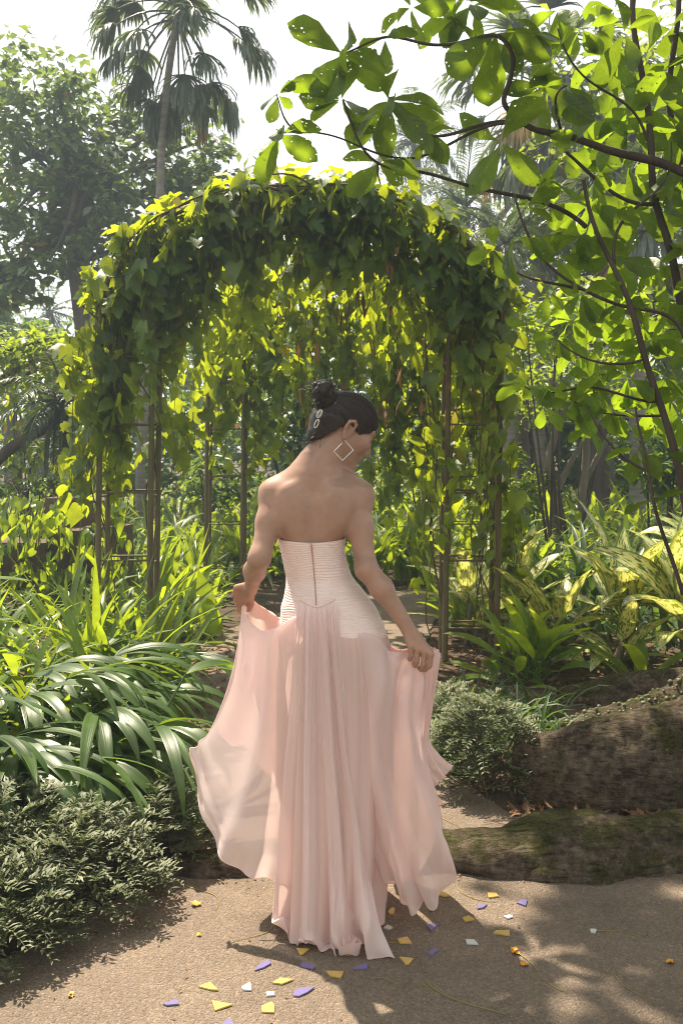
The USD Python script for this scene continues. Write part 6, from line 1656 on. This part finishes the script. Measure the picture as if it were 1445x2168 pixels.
# ------------------------------------------------------------------ things on the path
plain('shard_yellow', (0.55, 0.37, 0.10), 0.35)
plain('shard_violet', (0.155, 0.130, 0.30), 0.35)
plain('shard_white', (0.55, 0.57, 0.56), 0.35)
plain('petal', (0.70, 0.30, 0.01), 0.5)
plain('twig_yellow', (0.27, 0.22, 0.06), 0.7)
SHARD = [  # colour, photo outline, label
    ('yellow', [(627, 2011), (654, 2013), (640, 2024), (634, 2023)], 'yellow tile shard directly below the trailing hem, left one of two'),
    ('yellow', [(724, 2014), (748, 2013), (753, 2022), (738, 2025), (719, 2023)], 'yellow tile shard directly below the trailing hem, right one of two'),
    ('violet', [(539, 2058), (549, 2045), (566, 2036), (574, 2043), (558, 2052)], 'violet tile shard farthest left below the hem, shaped like a leaf'),
    ('violet', [(636, 2044), (643, 2040), (668, 2050), (662, 2055), (637, 2049)], 'narrow violet shard between two yellow shards below the hem'),
    ('violet', [(746, 2055), (764, 2046), (777, 2043), (777, 2055)], 'dark violet triangular shard right of the dark shadow streak'),
    ('yellow', [(689, 2059), (727, 2061), (721, 2074), (698, 2069)], 'yellow shard at the head of the light streak'),
    ('yellow', [(576, 2084), (593, 2074), (620, 2078), (596, 2087)], 'long pointed yellow shard above the darkest violet shard'),
    ('yellow', [(420, 2092), (444, 2083), (462, 2100), (446, 2099)], 'yellow shard farthest left on the path'),
    ('white', [(510, 2094), (530, 2082), (532, 2100), (514, 2099)], 'white triangular shard left of the pale square chip'),
    ('violet', [(621, 2104), (634, 2095), (666, 2094), (650, 2105), (632, 2113), (621, 2112)], 'darkest violet shard, rounded, biggest of the violet ones'),
    ('white', [(563, 2104), (580, 2103), (581, 2111), (564, 2112)], 'faint pale square chip set in the path'),
    ('yellow', [(448, 2122), (492, 2131), (455, 2143)], 'yellow triangular shard at the bottom, second from the left'),
    ('yellow', [(553, 2134), (574, 2125), (580, 2130), (580, 2148), (554, 2146)], 'five sided yellow shard at the bottom centre'),
    ('violet', [(345, 2129), (372, 2119), (379, 2130), (352, 2132)], 'violet shard at the far left near the bottom'),
    ('violet', [(473, 2168), (482, 2161), (494, 2168), (494, 2176), (470, 2176)], 'violet shard cut by the bottom edge of the photo'),
    ('yellow', [(926, 1890), (938, 1891), (952, 1899), (940, 1901), (926, 1897)], 'yellow shard touching the right hem of the dress'),
    ('yellow', [(1031, 1893), (1050, 1894), (1055, 1901), (1034, 1903)], 'yellow shard beside the curved yellow stalk near the root'),
    ('violet', [(1093, 1914), (1107, 1907), (1116, 1908), (1112, 1921)], 'violet shard farthest right near the root'),
    ('violet', [(1008, 1920), (1031, 1918), (1022, 1925), (1010, 1927)], 'small violet shard between two yellow ones near the root'),
    ('violet', [(905, 1925), (920, 1920), (915, 1933)], 'small violet shard just under the right hem'),
    ('yellow', [(821, 1932), (829, 1925), (835, 1926), (834, 1938), (824, 1938)], 'small yellow shard in the shade between train and right hem'),
    ('yellow', [(978, 1946), (992, 1942), (1004, 1950), (984, 1954)], 'yellow shard right of the round patch of sun'),
    ('white', [(1065, 1943), (1078, 1940), (1086, 1944), (1074, 1948)], 'small white shard below the violet one farthest right'),
    ('violet', [(901, 1961), (929, 1959), (912, 1974)], 'lilac triangular shard in the round patch of sun'),
    ('yellow', [(1044, 1978), (1050, 1973), (1078, 1973), (1078, 1985)], 'yellow four sided shard, farthest right of the yellow ones'),
    ('white', [(985, 1992), (1003, 1993), (1012, 2003), (987, 2001)], 'white shard left of the yellow four sided one'),
    ('white', [(812, 1967), (820, 1961), (831, 1967), (822, 1971)], 'faint grey shard beside the train in the shade'),
    ('yellow', [(841, 1991), (862, 1987), (872, 2001), (846, 2000)], 'yellow shard crossed by a thin stalk beside the train tip'),
    ('violet', [(904, 2020), (920, 2010), (927, 2015), (914, 2026)], 'blue violet shard in the shade right of the train tip'),
    ('yellow', [(845, 2029), (874, 2033), (866, 2044), (858, 2045)], 'yellow shard just below the train tip'),
    ('white', [(1249, 1970), (1262, 1971), (1260, 1978), (1250, 1977)], 'pale chip alone on the right of the path'),
]
for (c, o_, lab) in SHARD:
    pts = [G(x, y)[:2] for x, y in o_]
    poly = Polygon(pts).buffer(0)
    m = trimesh.creation.extrude_polygon(poly, 0.004, engine='earcut')
    v = np.array(m.vertices)
    v[:, 2] += 0.0012
    v[:, 2] += (v[:, 0] - v[:, 0].mean()) * 0.02
    lone('tile_shard', (v, np.array(m.faces)), 'shard_' + c, label=lab, cat='tile shard', group='coloured tile shards scattered on the path', smooth=False)
R = np.random.default_rng(700)
for (px, py, s_, lab) in [(417, 1921, .020, 'orange petal in the sun near the left root end'), (418, 1984, .010, 'tiny reddish petal on the sunny path at left'), (1083, 2020, .018, 'orange petal touching a yellow stalk at right'), (1106, 2048, .014, 'small orange petal right below the stalk'), (1424, 2042, .016, 'orange petal at the far right edge'), (724, 2064, .008, 'little orange petal at the head of the light streak'), (145, 2110, .012, 'faded petal at the lower left corner')]:
    c = G(px, py)
    aa_ = R.uniform(0, 6.28); an = np.array([aa_, aa_ + 0.9])
    b = leaves(np.repeat(c[None] + [0, 0, .003], 2, 0), np.column_stack([np.cos(an), np.sin(an), [0.35, 0.7]]), s_ * 1.5, s_ * 1.1, 1.0, ovate, n=5, fold=0.5, wave=0.10, R=R)
    lone('petal', merged(b), 'petal', label=lab, cat='petal', group='orange petals fallen on the path')
for (pp, r, lab) in [([(395, 1876), (430, 1887), (455, 1897), (463, 1910), (455, 1928)], .0022, 'hooked yellow stalk at the edge of the dress shadow'), ([(579, 1935), (578, 1955), (568, 1972), (530, 1985), (490, 1996)], .0022, 'bent yellow stalk in the dress shadow'), ([(548, 1990), (590, 1989), (616, 1986)], .002, 'short yellow stalk reaching under the train'),
                     ([(968, 1872), (975, 1888), (1000, 1902), (1055, 1909)], .0022, 'curved yellow stalk close to the root'), ([(1073, 2000), (1090, 2015), (1110, 2028), (1150, 2072), (1194, 2100)], .0024, 'long yellow stalk slanting across the right of the path'), ([(905, 2080), (920, 2095), (990, 2126), (1070, 2148)], .0024, 'long yellow stalk at the bottom right of centre'), ([(887, 2078), (905, 2092), (925, 2106)], .0018, 'short thin stalk beside the long one at the bottom'),
                     ([(822, 1996), (860, 1996), (897, 1991)], .0018, 'thin stalk lying over a yellow shard'), ([(1298, 2052), (1302, 2066), (1340, 2100), (1375, 2112)], .0022, 'curled yellow stalk at the lower right'), ([(1262, 1972), (1310, 1972), (1370, 1992)], .0018, 'faint stalk beside the pale chip'), ([(785, 2074), (812, 2071), (836, 2086)], .0016, 'faint curled stalk below the train tip'), ([(930, 1730), (960, 1745), (985, 1757)], .002, 'yellow stalk behind the right hem on the inner path'), ([(1175, 1722), (1185, 1740), (1178, 1760)], .002, 'yellow stalk in the litter between the roots')]:
    lone('stalk', tube([G(x, y, r) for x, y in pp], r * 0.72, r * 0.4, n=24, sides=6), 'twig_yellow', label=lab, cat='stalk', group='thin yellow stalks fallen on the path')
for (px, py, lab) in [(978, 1706, 'curled brown leaf on the inner path right of the dress'), (1235, 1745, 'dry leaf in the litter between the roots'), (440, 1446, 'brown leaf at the edge of the inner path at left')]:
    b = leaves(G(px, py, -0.01)[None], np.array([[0.8, 0.3, 0.35]]), 0.075, 0.04, 1.2, ovate, n=5, wave=0.15, R=R)
    lone('fallen_leaf', merged(b), 'dry_leaf', label=lab, cat='leaf')
tw = []
for k in range(120):
    c = np.array([R.uniform(0.55, 1.5), R.uniform(3.68, 3.92), R.uniform(0.004, 0.03)]); a = R.uniform(0, 3.14); L = R.uniform(0.04, 0.14)
    d = np.array([math.cos(a), math.sin(a) * 0.6, R.normal(0, 0.08)])
    tw.append(tube([c - d * L / 2, c + R.normal(0, 0.008, 3) * [1, 1, 0.3], c + d * L / 2], 0.0016, 0.0008, n=5, sides=4))
lone('twig_litter', join(tw), 'bark', label='fine dead twigs heaped between the two roots', cat='twigs', kind='stuff')

N = 260
q = np.vstack([np.column_stack([R.uniform(-0.62, 1.7, 130), 3.40 + np.abs(R.normal(0, 0.035, 130)) * -1 + 0.02, np.full(130, 0.006)]), np.column_stack([R.uniform(-0.75, -0.5, 50), R.uniform(3.0, 3.4, 50), np.full(50, 0.006)]), np.column_stack([R.uniform(-0.9, 1.6, 80), R.uniform(2.4, 3.35, 80), np.full(80, 0.005)])])
lone('leaf_crumbs', merged(leaves(q, np.column_stack([R.normal(0, 1, N), R.normal(0, 1, N), R.uniform(0, 0.3, N)]), R.uniform(0.006, 0.022, N), R.uniform(0.003, 0.010, N), R.normal(0, 0.8, N), ovate, n=2, R=R)), 'dry_leaf', label='small crumbs of dry leaf on the path and along the foot of the root', cat='leaf litter', kind='stuff')
